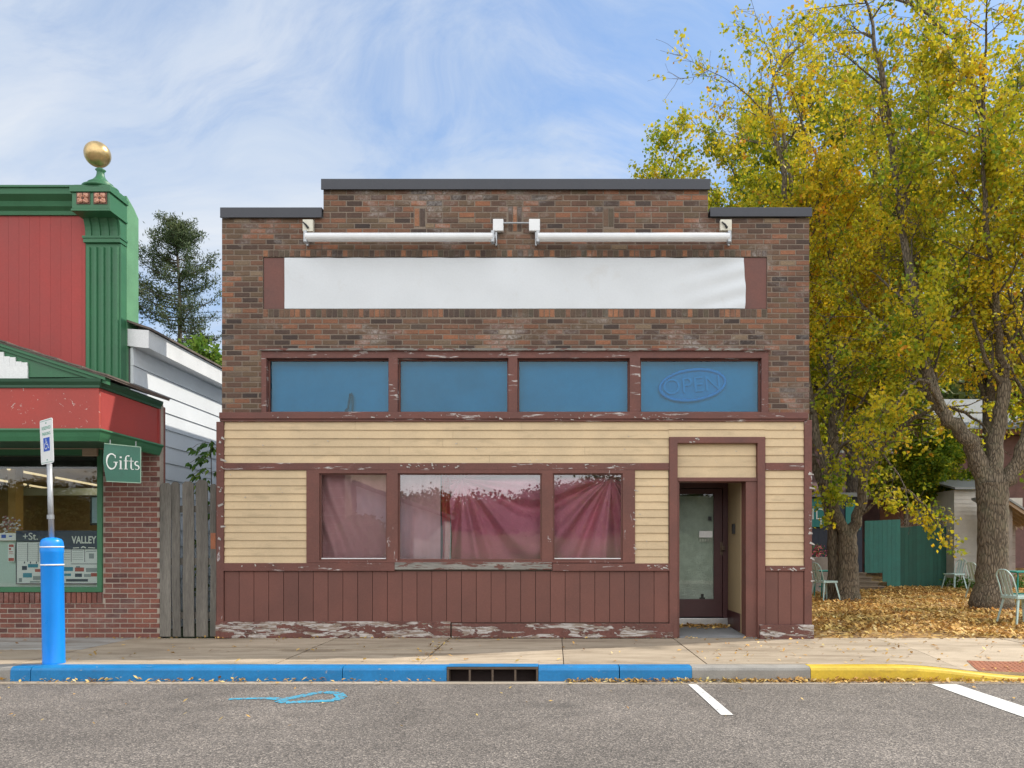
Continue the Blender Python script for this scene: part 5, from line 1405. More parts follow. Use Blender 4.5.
# right garden tree
X2, Y2 = PX(992, 5.25), 5.25
T2 = Tree(8)
trunk_pts(T2, [(X2, Y2, -.12), (X2 - .01, Y2, .08), (X2, Y2, .5), (X2 + .02, Y2, 1.2), (X2 + .02, Y2, 1.9), (X2, Y2, 2.5)], [.52, .40, .31, .285, .28, .31], 18)
T2.limb([(X2, Y2, 2.2), (X2 - .28, Y2, 2.95), (X2 - .62, Y2 - .05, 3.5), (X2 - 1.0, Y2 - .05, 3.85), (X2 - 1.3, Y2, 4.5), (X2 - 1.65, Y2 - .3, 5.8), (X2 - 2.1, Y2 - .6, 7.8), (X2 - 2.6, Y2 - .9, 10.3)], .24, .05, 12, 13, 2.3, 1, .35, .03)
T2.limb([(X2 + .03, Y2, 2.3), (X2 + .12, Y2 + .1, 3.3), (X2 + .28, Y2 + .1, 4.4), (X2 + .30, Y2 + .2, 5.8), (X2 - .15, Y2 + .2, 7.2), (X2 - .1, Y2 - .3, 8.8), (X2 - .9, Y2 - .5, 11.0)], .21, .05, 12, 12, 2.6, 1, .32, .03)
T2.limb([(X2 + .05, Y2, 2.35), (X2 + .45, Y2 - .05, 2.85), (X2 + .70, Y2 - .1, 3.7), (X2 + .80, Y2 - .1, 5.0), (X2 + 1.3, Y2 - .3, 7.0), (X2 + 1.9, Y2 - .4, 9.0), (X2 + 2.4, Y2 - .5, 11.5)], .19, .05, 12, 12, 2.5, 1, .32, .03)
T2.limb([(X2 - 1.0, Y2 - .05, 3.9), (X2 - 1.3, Y2 + .3, 5.5), (X2 - 1.2, Y2 + .8, 7.5), (X2 - 1.4, Y2 + 1.2, 10)], .12, .04, 8, 10, 2.2, 1, .25)
T2.limb([(X2 + .3, Y2 + .1, 4.6), (X2 - .3, Y2 - .6, 6.0), (X2 - .9, Y2 - 1.4, 7.6), (X2 - 1.2, Y2 - 1.9, 9.6)], .10, .03, 8, 10, 1.8, 1, .25)
T2.limb([(X2 + .8, Y2 - .1, 4.6), (X2 + 1.8, Y2 - .4, 5.6), (X2 + 3.0, Y2 - .6, 6.2), (X2 + 4.2, Y2 - .5, 6.6)], .10, .03, 8, 10, 1.8, 1, .25)
T2.limb([(X2 - 1.0, Y2, 3.9), (X2 - 1.5, Y2 - .5, 4.4), (X2 - 2.0, Y2 - .8, 4.3), (X2 - 2.4, Y2 - 1.0, 3.8)], .06, .016, 6, 8, 1.0, 2, .25, 0, -.15)
rs2 = np.random.RandomState(32)
t = thing('garden_tree', (X2, Y2, 0), 'largest trunked yellow tree at the right, forking above the metal chairs', 'tree')
V, F = T2.wood(); np_mesh('trunk', V, F, M['bark'], t, None, True)
V, F, tn, C = leaf_clusters(T2.anchor, rs2, 9, .07, .09, .033, .35, keep=lambda A: np.clip(.62 + .25 * np.sin(A[:, 0] * 1.7) * np.cos(A[:, 2] * 1.1 + A[:, 1]), .1, 1))
np_mesh('crown', V, F, M['leaf_yellow'], t, tones(C, .55, rs2, tn)); nleaf.append(len(F))

# trees further back: each its own skeleton seed
def back_tree(seed, x, y, h, spread, mat, label, leaf=1.0, per=7, base=.5, keep=None, stems=3, low=.28, group=None, bark='bark_dark', name='deciduous_tree', sz=.115, z0=-.1):
    T = Tree(seed); T.maxl = 3; T.kids = [6, 5, 4, 3]
    trunk_pts(T, [(x, y, z0), (x, y, z0 + .3), (x + .05, y, h * .12), (x, y, h * low)], [h * .024, h * .018, h * .015, h * .013], 8)
    for k in range(stems):
        a = 2 * math.pi * (k + T.r.uniform(0, .5)) / stems
        q = [(x, y, h * (low - .03))]
        rr_ = spread * T.r.uniform(.45, .8)
        for f in (.25, .5, .75, 1.0):
            q.append((x + math.cos(a) * rr_ * f ** .8, y + math.sin(a) * rr_ * f ** .8, h * low + (h * T.r.uniform(.86, 1.0) - h * low) * f))
        T.limb(q, h * .010, h * .003, 6, 8, spread * .55, 1, .12)
    T.limb([(x, y, h * low), (x + .2, y, h * .6), (x - .1, y, h * .95)], h * .011, h * .003, 6, 9, spread * .5, 1, .1)
    for k in range(4):
        a = 2 * math.pi * T.r.uniform(); T.limb([(x, y, h * (low + .02)), (x + math.cos(a) * spread * .5, y + math.sin(a) * spread * .5, h * (low + .12)), (x + math.cos(a) * spread * .9, y + math.sin(a) * spread * .9, h * (low + .16))], h * .007, h * .002, 6, 7, spread * .45, 1, .2, 0, -.02)
    rs_ = np.random.RandomState(seed + 100)
    t = thing(name, (x, y, z0), label, 'tree', group)
    V, F = T.wood(); np_mesh('trunk', V, F, M[bark], t, None, True)
    V, F, tn, C = leaf_clusters(T.anchor, rs_, per, sz * .9, sz * leaf, sz * .38 * leaf, .3, keep)
    np_mesh('crown', V, F, mat, t, tones(C, base, rs_, tn)); nleaf.append(len(F))
    return t
GT = 'trees rising behind the garden and the storefront roof'
bare = lambda zt, k=.12: (lambda A: np.where(A[:, 2] > zt, k, .9))
back_tree(41, 5.7, 13.0, 12.4, 3.5, M['leaf_yellow'], 'round yellow green tree rising just behind the right end of the storefront parapet', base=.36, group=GT, per=14, keep=lambda A: np.where(A[:, 2] > 14.0, .5, .95))
back_tree(51, 8.0, 12.2, 12.6, 3.4, M['leaf_yellow'], 'broad yellow tree between the bare topped tree and the round one behind the parapet', base=.44, group=GT, per=11, low=.36)
back_tree(42, 9.8, 15.5, 16.5, 3.2, M['leaf_yellow'], 'tall tree behind the yellow one with bare grey twigs at its top', base=.5, keep=lambda A: np.clip(1.0 - (A[:, 2] - 11.5) / 3.5, .03, .9), group=GT)
back_tree(43, 14.6, 16.0, 15.5, 4.4, M['leaf_yellow'], 'dense gold and green tree filling the sky left of the big trunk', base=.46, group=GT, keep=lambda A: np.full(len(A), .8), low=.42, per=10)
back_tree(44, 17.2, 15.0, 16.5, 4.6, M['leaf_yellow'], 'thinly leaved tree behind the far right edge of the garden', base=.62, keep=lambda A: np.full(len(A), .42), group=GT)
back_tree(45, 15.4, 27.5, 17.0, 5.5, M['leaf_green'], 'dark green turning tree behind the grey roofed house', base=.40, group=GT, sz=.22, keep=lambda A: np.full(len(A), .7))
back_tree(46, 9.0, 28.0, 15.0, 5.0, M['leaf_green'], 'green tree behind the plum roofed house', base=.40, group=GT, sz=.22, keep=lambda A: np.full(len(A), .7))
back_tree(47, PX(928, 15.6), 15.6, 5.0, 1.5, M['leaf_yellow'], 'small leafy green tree hanging over the dark green fence', base=.24, group=GT, low=.56, sz=.10, stems=3)
back_tree(48, 23.0, 24.0, 15.0, 5.0, M['leaf_green'], 'green tree seen past the right edge of the largest trunk', base=.42, group=GT, sz=.22, keep=lambda A: np.full(len(A), .6))

# tall pine far behind the gap
def pine(x, y, h, rmax, z0, label):
    rs = np.random.RandomState(77); T = Tree(77); tz = z0
    T.tube(np.array([(x + .15 * math.sin(k * .9), y, tz + h * k / 12) for k in range(13)]), np.linspace(.32, .05, 13), 8)
    anchors = []
    nb = 104
    for i in range(nb):
        f = i / nb; z = tz + h * (.34 + .64 * f)
        prof = math.sqrt(max(0, 1 - max(0, (f - .55) / .45) ** 2)) * (.62 + .38 * min(1, f / .45) if f < .45 else 1)
        L = rmax * prof * rs.uniform(.55, 1.05) + .15
        a = rs.uniform(0, 2 * math.pi); n = 6; P = []
        dz = (.10 + .5 * f)
        for k in range(n + 1):
            q = k / n; P.append((x + math.cos(a) * L * q, y + math.sin(a) * L * q, z + L * (dz * q * q - .18 * q * (1 - f))))
        P = np.array(P); T.tube(P, np.linspace(.05, .012, n + 1), 4)
        for k in range(2, n + 1):
            m = int(2 + 2.2 * k / n)
            for _ in range(m):
                c_ = P[k] + rs.normal(size=3) * np.array([.20, .20, .09]); T.tube(np.array([P[k], (P[k] + c_) / 2 + rs.normal(size=3) * .03, c_]), [.014, .01, .005], 3); anchors.append(c_)
    for _ in range(110): anchors.append(np.array([x, y, tz + h * .955]) + rs.normal(size=3) * np.array([.5, .5, .28]))
    t = thing('pine_tree', (x, y, z0), label, 'tree')
    V, F = T.wood(); np_mesh('trunk', V, F, M['bark_dark'], t, None, True)
    V, F, tn, C = leaf_clusters(anchors, rs, 22, .14, .24, .028, -.25)
    np_mesh('crown', V, F, M['needles'], t, np.clip(.4 + tn + rs.normal(size=len(C)) * .2, 0, 1)); nleaf.append(len(F))
pine(PX(178, 40), 40.0, 22.6, 2.75, -.3, 'tall open pine standing far behind the gap between the two buildings')
back_tree(49, PX(214, 30), 30.0, 10.0, 2.4, M['leaf_fresh'], 'bright green tree top beside the pine, behind the white wing', base=.6, low=.3, sz=.26)
back_tree(50, PX(150, 46), 46.0, 11.5, 3.2, M['leaf_green'], 'dark tree crown low behind the foot of the pine', base=.2, low=.3, sz=.3)

# young sapling in the gap
t = thing('sapling', (PX(213, .9), .9, -.03), 'leafy green sapling leaning out of the gap above the picket fence', 'sapling')
m2 = MB(); sx_, sy_ = PX(213, .9), .9
m2.tube([(sx_ + .02, sy_, -.05), (sx_, sy_, 1.2), (sx_ - .02, sy_, 2.0), (sx_ - .03, sy_, 2.75)], [.014, .012, .009, .004], 6); 
lv = MB(); rr = random.Random(4)
for (z, a, L) in ((2.72, 190, .30), (2.6, 150, .26), (2.5, 205, .34), (2.35, 170, .30), (2.2, 215, .28), (2.1, 160, .22), (2.65, 20, .2), (2.3, 340, .2), (1.9, 190, .2), (2.75, 100, .15), (1.0, 180, .2), (1.4, 200, .25), (1.7, 240, .2), (.7, 200, .2)):
    dx, dy = math.cos(R(a)), math.sin(R(a)) * .6; p0 = Vector((sx_ - .02, sy_, z)); pts = [p0 + Vector((dx * L * q, dy * L * q, .10 * q - .20 * q * q)) for q in (0, .33, .66, 1)]
    m2.tube(pts, .003, 4)
    for q in range(8):
        c_ = pts[0].lerp(pts[3], (q + 1.5) / 9) + Vector((0, 0, .04 * math.sin(q)))
        for sg in (-1, 1):
            d = Vector((dx * .35 + rr.uniform(-.2, .2), sg * .55 + rr.uniform(-.4, .4), -.55 + rr.uniform(-.3, .3) + sg * .2)).normalized(); w_ = d.cross(Vector((0, 1, .4))).normalized() * .022
            l_ = .13 * rr.uniform(.8, 1.2)
            lv.face([c_, c_ + d * l_ * .4 + w_, c_ + d * l_, c_ + d * l_ * .4 - w_])
m2.build('stem', M['bark_dark'], t); lv.build('foliage', M['leaf_fresh'], t, recalc=False)
# undergrowth behind the pickets
rs = np.random.RandomState(3); A_ = np.stack([rs.uniform(GX + .1, XL - .1, 260), rs.uniform(1.5, 6, 260), rs.gamma(1.5, .28, 260)], 1)
V, F, tn, C = leaf_clusters(A_, rs, 6, .12, .14, .05, .1); tag(np_mesh('undergrowth', V, F, M['leaf_fresh'], None, np.clip(.3 + tn, 0, 1)), kind='stuff')

# ------------------------------------------------------------------ the garden's fences, sheds and houses
def boards(mb, xa, xb, y, z0, zf, w_=.14, gap=.004, th_=.02, m=0):
    x = xa
    while x < xb - .02:
        x1 = min(x + w_, xb); mb.box(x + gap * .5, x1 - gap * .5, y - th_ - random.uniform(0, .003), y, z0, zf((x + x1) / 2) + random.uniform(-.004, .004), m); x = x1
YF = 14.4
fx = lambda p: PX(p, YF); fzz = lambda p: PZ(p, YF)
t = thing('board_fence', ((fx(895) + fx(953)) / 2, YF, 0), 'dark green vertical board fence at the back of the garden', 'fence')
m2 = MB(); boards(m2, fx(896), fx(953.5), YF, -.1, lambda x: fzz(526.5) + .03 * math.sin(x * 5), .13); m2.build('boards', M['fence_green'], t)
m2 = MB(); m2.box(fx(896), fx(953.5), YF + .002, YF + .05, .4, .5); m2.box(fx(896), fx(953.5), YF + .002, YF + .05, 1.5, 1.6); m2.build('rail', M['fence_green'], t)
for q in (896.5, 952.5): m2 = MB(); m2.box(fx(q) - .05, fx(q) + .05, YF + .055, YF + .15, -.1, 1.98); m2.build('post', M['fence_green'], t)
t = thing('gate_screen', (fx(880), YF - .2, 0), 'lighter teal board screen with a slanted foot beside the dark green fence', 'fence')
m2 = MB(); x = fx(862)
while x < fx(895) - .02:
    zb = -.08 if x > fx(886) else (-.08 + (fx(886) - x) * 1.1 if x > fx(878) else .42)
    m2.box(x + .002, x + .138, YF - .22, YF - .2, zb, fzz(521) + .04 * sm(fx(862), fx(895), x)); x += .14
m2.build('boards', M['fence_teal'], t)
m2 = MB(); m2.box(fx(862), fx(895), YF - .198, YF - .15, 1.4, 1.5); m2.box(fx(862), fx(895), YF - .198, YF - .15, .6, .7); m2.build('rail', M['fence_teal'], t)
# dark wall with teal sign
YN = 14.0
t = thing('dark_outbuilding', (PX(815, YN), YN, 0), 'dark navy boarded outbuilding at the left back of the garden', 'outbuilding')
m2 = MB(); boards(m2, 5.2, PX(862, YN), YN, -.1, lambda x: PZ(497, YN), .2); m2.box(5.2, PX(862, YN), YN + .001, YN + 3.4, -.1, PZ(497, YN) - .02); m2.build('wall', M['navy_wall'], t)
m2 = MB(); m2.box(5.0, PX(866, YN), YN - .2, YN + 3.5, PZ(497, YN) + .001, PZ(493, YN)); m2.build('roof', M['roof_grey'], t)
m2 = MB(); m2.box(PX(829, YN), PX(834.5, YN), YN - .03, YN - .024, PZ(519, YN), PZ(505, YN)); m2.build('window', M['black'], t)
m2 = MB(); m2.box(PX(845, YN), PX(860, YN), YN - .06, YN - .035, PZ(530, YN), PZ(503, YN)); m2.build('shutter', M['teal_sign'], t)
t = thing('teal_sign', (PX(818, YN - .1), YN - .1, PZ(511, YN)), 'teal sign with large white capitals on the navy outbuilding', 'sign')
m2 = MB(); m2.box(PX(790, YN), PX(823, YN), YN - .10, YN - .07, PZ(527, YN), PZ(499, YN)); m2.build('board', M['teal_sign'], t)
text_mesh('lettering', 'ID', .50, M['letters'], t, (PX(811, YN - .1), YN - .105, PZ(519.5, YN)), extrude=.003, offset=-.006, sx=.95)
text_mesh('lettering', '1', .30, M['letters'], t, (PX(818.5, YN - .1), YN - .105, PZ(526.8, YN)), extrude=.003)
# steps
t = thing('wooden_steps', (PX(855, 12.4), 12.4, 0), 'low worn wooden steps in front of the teal screen', 'steps')
for k in range(4):
    m2 = MB(); m2.box(PX(806, 12.4), PX(884 + 4 * 0, 12.4) - .0 - k * .06, 12.3 + k * .3, 12.62 + k * .3, .06 + k * .12, .10 + k * .12); m2.build('tread', M['step_wood'], t, bevel=.005)
    m2 = MB(); m2.box(PX(806, 12.4) + .02, PX(884, 12.4) - .02 - k * .06, 12.34 + k * .3, 12.37 + k * .3, -.06 if k == 0 else .1 + (k - 1) * .12, .058 + k * .12); m2.build('riser', M['step_wood'], t)
# off white shed and lean-to
YS = 13.9
t = thing('sided_shed', (PX(970, YS), YS, 0), 'off white lap sided shed between the green fence and the big trunk', 'shed')
m2 = MB(); z = -.05
while z < 2.95:
    m2.prism([(YS - .02, z), (YS - .004, z + .125), (YS + .02, z + .125), (YS + .02, z)], 'x', PX(954, YS), PX(999, YS)); z += .125
m2.build('lap_siding', M['shed_siding'], t)
m2 = MB(); m2.box(PX(954, YS), PX(999, YS), YS + .021, YS + 2.5, -.05, 3.0); m2.box(PX(998, YS), PX(1001, YS), YS - .04, YS + .02, -.05, 3.0); m2.build('wall', M['shed_siding'], t)
m2 = MB(); m2.prism([(YS - .25, 3.0), (YS + 2.7, 3.6), (YS + 2.7, 3.66), (YS - .25, 3.06)], 'x', PX(951, YS), PX(1003, YS)); m2.build('roof', M['roof_grey'], t)
YL = 12.2
t = thing('lean_to', (PX(1020, YL), YL, 0), 'grey plank lean-to with an open rafter roof at the right edge', 'lean-to')
m2 = MB(); m2.box(PX(1008.5, YL), PX(1012.5, YL), YL, YL + .12, -.05, PZ(502, YL)); m2.build('post', M['plank_grey'], t)
m2 = MB(); z = -.02
while z < PZ(514, YL) - .2:
    m2.box(PX(1012.6, YL), 13.8, YL + .9, YL + .93, z, z + .19); z += .2
m2.build('plank_wall', M['plank_grey'], t)
m2 = MB(); m2.prism([(PX(997, YL), PZ(497, YL)), (14.0, PZ(497, YL) - .8), (14.0, PZ(497, YL) - .74), (PX(997, YL), PZ(497, YL) + .06)], 'y', YL - .3, YL + 1.4)
m2.build('roof', M['roof_grey'], t)
m2 = MB()
for k in range(6): m2.prism([(PX(999, YL), PZ(497, YL) - .13), (14, PZ(497, YL) - .93), (14, PZ(497, YL) - .81), (PX(999, YL), PZ(497, YL) - .01)], 'y', YL - .25 + k * .28, YL - .21 + k * .28)
m2.build('rafter', M['tan_wood'], t)
m2 = MB(); z = 0
while z < 2.3: m2.box(PX(1001.5, YS), PX(1013, YS), YS - .02, YS + .03, z + .003, z + .12 - .003); z += .12
m2.build('board_door', M['house_brown'], t)
m2 = MB(); m2.box(PX(1001.5, YS), PX(1022, YS), YS - .03, YS + .04, 2.42, 2.75); m2.build('lintel', M['shed_siding'], t)

# plum coloured house
YH = 20.0
hx = lambda p: PX(p, YH); hz = lambda p: PZ(p, YH)
t = thing('plum_house', (hx(870), YH, .3), 'plum shingled house with a brown timber porch behind the garden fence', 'house')
m2 = MB(); m2.box(hx(800), hx(938), YH + 1.6, YH + 8, .0, hz(412)); m2.build('wall', M['house_purple'], t)
m2 = MB(); m2.prism([(YH - .4, hz(497)), (YH - .4, hz(497) + .1), (YH + 1.62, hz(446)), (YH + 1.62, hz(446) - .12)], 'x', hx(812), hx(941)); m2.build('porch_roof', M['house_purple'], t)
m2 = MB(); boards(m2, hx(884), hx(950), YH + .4, .0, lambda x: hz(499), .16); m2.build('porch_wall', M['house_brown'], t)
m2 = MB(); m2.box(hx(812), hx(941), YH - .42, YH - .34, hz(500.5), hz(497.5)); m2.build('fascia', M['step_wood'], t)
for q in (902, 938): m2 = MB(); m2.box(hx(q), hx(q) + .14, YH - .3, YH - .16, 0, hz(500.6)); m2.build('post', M['step_wood'], t)
for (a_, b2, c2, d2) in ((834.5, 844, 447, 472), (885, 893.5, 449, 469)):
    m2 = MB(); y = YH + 1.55
    m2.wall(PX(a_, y), PX(b2, y), PZ(d2, y), PZ(c2, y), [(PX(a_, y) + .09, PX(b2, y) - .09, PZ(d2, y) + .09, (PZ(c2, y) + PZ(d2, y)) / 2 - .03), (PX(a_, y) + .09, PX(b2, y) - .09, (PZ(c2, y) + PZ(d2, y)) / 2 + .03, PZ(c2, y) - .09)], y - .03, y + .05)
    f_ = m2.build('window', M['white_trim'], t); m2 = MB(); m2.box(PX(a_, y) + .05, PX(b2, y) - .05, y + .0, y + .02, PZ(d2, y) + .05, PZ(c2, y) - .05); m2.build('pane', pm('curtained_pane', (.35, .42, .48), .2, .1), f_)
m2 = MB(); m2.prism([(hx(796), hz(412)), (hx(942), hz(412)), ((hx(796) + hx(942)) / 2, hz(370))], 'y', YH + 1.3, YH + 8.3); m2.build('roof', M['house_purple'], t)
m2 = MB()
for k in range(12):                                        # lattice along the fence top
    x = fx(902) + k * .12; m2.tube([(x, YF + .25, 1.9), (x + .3, YF + .25, 2.2)], .012, 4); m2.tube([(x + .3, YF + .26, 1.9), (x, YF + .26, 2.2)], .012, 4)
m2.box(fx(900), fx(947), YF + .23, YF + .28, 1.84, 1.899)
tag(m2.build('lattice', M['step_wood']), 'strip of crossed lattice above the dark green fence', 'lattice')
# grey roofed house
YG = 24.0
qx = lambda p: PX(p, YG); qz = lambda p: PZ(p, YG)
t = thing('grey_roofed_house', (qx(990), YG, .4), 'brown house with a broad grey roof behind the big trunk', 'house')
m2 = MB(); m2.box(qx(938), qx(1090), YG + .5, YG + 8, .2, qz(434)); m2.build('wall', M['house_purple'], t)
m2 = MB(); m2.prism([(YG, qz(430)), (YG + 4.5, qz(430) + 2.2), (YG + 9, qz(430)), (YG + 9, qz(430) - .1), (YG, qz(430) - .1)], 'x', qx(934), qx(1095)); 
m2.build('roof', M['roof_grey'], t)
m2 = MB(); m2.box(qx(934), qx(1095), YG - .05, YG - .001, qz(434.5), qz(429)); m2.build('gutter', M['house_brown'], t)
y = YG + .45
m2 = MB(); m2.wall(PX(969, y), PX(984, y), PZ(468, y), PZ(438, y), [(PX(971, y), PX(982, y), PZ(466, y), PZ(454, y)), (PX(971, y), PX(982, y), PZ(452.5, y), PZ(440, y))], y - .05, y + .04)
f_ = m2.build('window', M['white_trim'], t); m2 = MB(); m2.box(PX(970, y), PX(983, y), y, y + .02, PZ(467, y), PZ(439, y)); m2.build('pane', M['black'], f_)

# ------------------------------------------------------------------ garden furniture
def chair_parts(t):
    m = M['chair_teal']
    s_ = MB(); n = 6
    for i in range(n):
        for j in range(n):
            f = lambda u, v: (-.19 + .38 * u, -.19 + .38 * v, .45 - .012 * math.sin(math.pi * u) * math.sin(math.pi * v))
            s_.face([f(i / n, j / n), f((i + 1) / n, j / n), f((i + 1) / n, (j + 1) / n), f(i / n, (j + 1) / n)])
    s_.box(-.195, .195, -.2, -.185, .405, .452); s_.box(-.195, .195, .185, .2, .405, .452); s_.box(-.2, -.186, -.184, .184, .405, .452); s_.box(.186, .2, -.184, .184, .405, .452)
    s_.build('seat', m, t, bevel=.004)
    for sx_ in (-1, 1):
        for sy_ in (-1, 1):
            l_ = MB()
            for k in range(6):
                a, b_ = k / 6, (k + 1) / 6
                P = lambda q: Vector((sx_ * (.165 + .075 * q), sy_ * (.165 + .07 * q), .42 * (1 - q)))
                w0, w1 = .034 - .012 * a, .034 - .012 * b_
                p, q_ = P(a), P(b_)
                l_.add([(p.x - w0 * sx_, p.y, p.z), (p.x, p.y - w0 * sy_, p.z), (p.x + .008 * sx_, p.y + .008 * sy_, p.z), (q_.x - w1 * sx_, q_.y, q_.z), (q_.x, q_.y - w1 * sy_, q_.z), (q_.x + .008 * sx_, q_.y + .008 * sy_, q_.z)],
                       [(0, 1, 4, 3), (1, 2, 5, 4), (2, 0, 3, 5)])
            l_.build('leg', m, t)
    b_ = MB(); pts = []
    for k in range(17):
        a = math.pi * k / 16; yy = -.185 * math.cos(a); h_ = .86 - .10 * abs(math.cos(a)) ** 3
        pts.append((-.19 - .085 - .03 * math.sin(a), yy, h_))
    pts = [(-.185, -.185, .44)] + [(-.22, -.187, .60)] + pts + [(-.22, .187, .60), (-.185, .185, .44)]
    b_.tube(pts, .011, 8); b_.build('back_frame', m, t, smooth=True)
    for off in (-.085, 0, .085):
        q = MB(); w_ = .036 if off == 0 else .020
        for k in range(5):
            a, c_ = k / 5, (k + 1) / 5; P = lambda f: (-.19 - .11 * f, .44 + .405 * f)
            q.add([(P(a)[0], off - w_, P(a)[1]), (P(a)[0], off + w_, P(a)[1]), (P(c_)[0], off + w_, P(c_)[1]), (P(c_)[0], off - w_, P(c_)[1]),
                   (P(a)[0] + .004, off - w_, P(a)[1]), (P(a)[0] + .004, off + w_, P(a)[1]), (P(c_)[0] + .004, off + w_, P(c_)[1]), (P(c_)[0] + .004, off - w_, P(c_)[1])], [(0, 1, 2, 3), (4, 7, 6, 5), (0, 4, 5, 1), (2, 6, 7, 3), (1, 5, 6, 2), (0, 3, 7, 4)])
        q.build('back_slat', m, t)
CG = 'pale teal metal garden chairs'
c0 = thing('metal_chair', (0, 0, 0), 'x', 'chair', CG)
chair_parts(c0)
spots = [((PX(1008, 1.77) + .30, 1.95, 0), 6, 'pale teal metal chair nearest the sidewalk at the right edge of the garden'),
         ((PX(966, 8.2) + .36, 8.2, 0), 14, 'pale teal metal chair half hidden behind the largest trunk'),
         ((PX(812, 7.6) + .30, 7.6, 0), 20, 'pale teal metal chair by the small teal table, next to the storefront corner'),
         ((PX(956, 12.6), 12.7, 0), 200, 'pale teal metal chair far back in front of the off white shed')]
for i, (loc, rz, lab) in enumerate(spots):
    c = c0 if i == 0 else copy_tree(c0)
    c.location = loc; c.rotation_euler = (0, 0, R(rz)); c['label'] = lab
def table(x, y, w_, d_, h_, lab):
    t = thing('garden_table', (x, y, 0), lab, 'table', 'teal garden tables')
    m2 = MB(); m2.box(x - w_ / 2, x + w_ / 2, y - d_ / 2, y + d_ / 2, h_ - .03, h_); m2.build('table_top', M['table_teal'], t, bevel=.004)
    for sx_ in (-1, 1):
        for sy_ in (-1, 1):
            m2 = MB(); m2.tube([(x + sx_ * (w_ / 2 - .06), y + sy_ * (d_ / 2 - .06), h_ - .031), (x + sx_ * (w_ / 2 - .03), y + sy_ * (d_ / 2 - .03), 0)], .018, 6); m2.build('leg', M['table_teal'], t)
    m2 = MB(); m2.box(x - w_ / 2 + .06, x + w_ / 2 - .06, y - .02, y + .02, .25, .28); m2.build('stretcher', M['table_teal'], t)
table(PX(834, 8.6), 8.6, .85, .6, .66, 'small teal table beside the left garden trunk')
table(PX(1036, 5.6), 5.6, 1.2, .7, .73, 'teal table at the right edge behind the nearest metal chair')
# planter with pink flowers
yp = 11.0
t = thing('flower_planter', (PX(815, yp), yp, 0), 'grey box planter of pink flowers by the storefront corner', 'planter')
m2 = MB(); m2.box(PX(806, yp), PX(825, yp), yp - .25, yp + .25, -.05, PZ(557, yp)); m2.build('box', M['plank_grey'], t, bevel=.01)
m2 = MB(); rr = random.Random(2)
lm = MB()
for k in range(260):
    a = rr.uniform(0, 2 * math.pi); q = abs(rr.gauss(0, .12)); x = PX(817, yp) + math.cos(a) * q * 1.3; y = yp + math.sin(a) * q; z = PZ(552, yp) + rr.gauss(0, .09)
    mb_ = m2 if rr.random() < .5 else lm; s_ = rr.uniform(.02, .045); d = Vector((rr.gauss(0, 1), rr.gauss(0, 1), rr.gauss(0, 1))).normalized(); e = d.orthogonal().normalized()
    p = Vector((x, y, z)); mb_.face([p - d * s_, p + e * s_ * .7, p + d * s_, p - e * s_ * .7])
m2.build('petals', M['petal'], t, recalc=False); lm.build('foliage', M['leaf_fresh'], t, recalc=False)
# weeds at the shed foot
rs = np.random.RandomState(6); A_ = np.stack([rs.uniform(PX(948, 13.4), PX(1100, 13.4), 420), rs.uniform(12.9, 13.7, 420), rs.gamma(1.4, .07, 420)], 1)
V, F, tn, C = leaf_clusters(A_, rs, 5, .08, .11, .03, -.1); tag(np_mesh('weeds', V, F, M['leaf_fresh'], None, np.clip(.5 + tn, 0, 1)), kind='stuff')

# ------------------------------------------------------------------ fallen leaves
def litter(name, P, rs, sz=.05, z=None):
    n = len(P); a = rs.uniform(0, 2 * np.pi, n); s_ = sz * rs.uniform(.6, 1.35, n); tl = rs.normal(size=(n, 2)) * .35
    u = np.stack([np.cos(a), np.sin(a), tl[:, 0]], 1) * s_[:, None]; w_ = np.stack([-np.sin(a), np.cos(a), tl[:, 1]], 1) * (s_ * .5)[:, None]
    C = np.asarray(P, float).copy(); C[:, 2] += np.abs(u[:, 2]) + np.abs(w_[:, 2]) * .6 + .003
    up = np.zeros_like(C); up[:, 2] = s_ * .12
    V = np.stack([C - u, C + w_ + up, C + u, C - w_ + up], 1).reshape(-1, 3)
    o = np_mesh(name, V, np.arange(4 * n).reshape(-1, 4), M['litter'], None, rs.uniform(size=n))
    return tag(o, kind='stuff')
rs = np.random.RandomState(12)
n = 80000
gx_ = 3.5 + rs.uniform(size=n) ** .9 * 13.5; gy_ = rs.uniform(0, 1, n) ** 1.35 * 14.2 - .15
keepm = (gy_ > .15 + .35 * np.sin(gx_ * 1.3) * .5 - .25 * (gx_ > 6)) | (rs.uniform(size=n) < .10)
keepm &= ~((gx_ < 5.6) & (gy_ < .9) & (rs.uniform(size=n) < .8))
gx_, gy_ = gx_[keepm], gy_[keepm]
litter('leaf_litter', np.stack([gx_, gy_, np.full(len(gx_), -.01)], 1), rs, .036)
# gutter
P = []
for (a_, b2, dens) in ((-7.0, -4.6, 55), (-4.3, -2.3, 60), (-2.3, -1.15, 30), (.1, 1.75, 230), (1.75, 3.4, 300), (3.4, 5.0, 170), (5.0, 7, 60), (-9, -7, 60), (-4.7, -4.4, 80)):
    m = int((b2 - a_) * dens); x = rs.uniform(a_, b2, m); y = KY0 - .015 - np.abs(rs.normal(size=m)) * .045; P.append(np.stack([x, y, np.full(m, -.142) + rs.uniform(0, .02, m) * (y > KY0 - .05)], 1))
P = np.concatenate(P); litter('gutter_leaves', P, rs, .022)
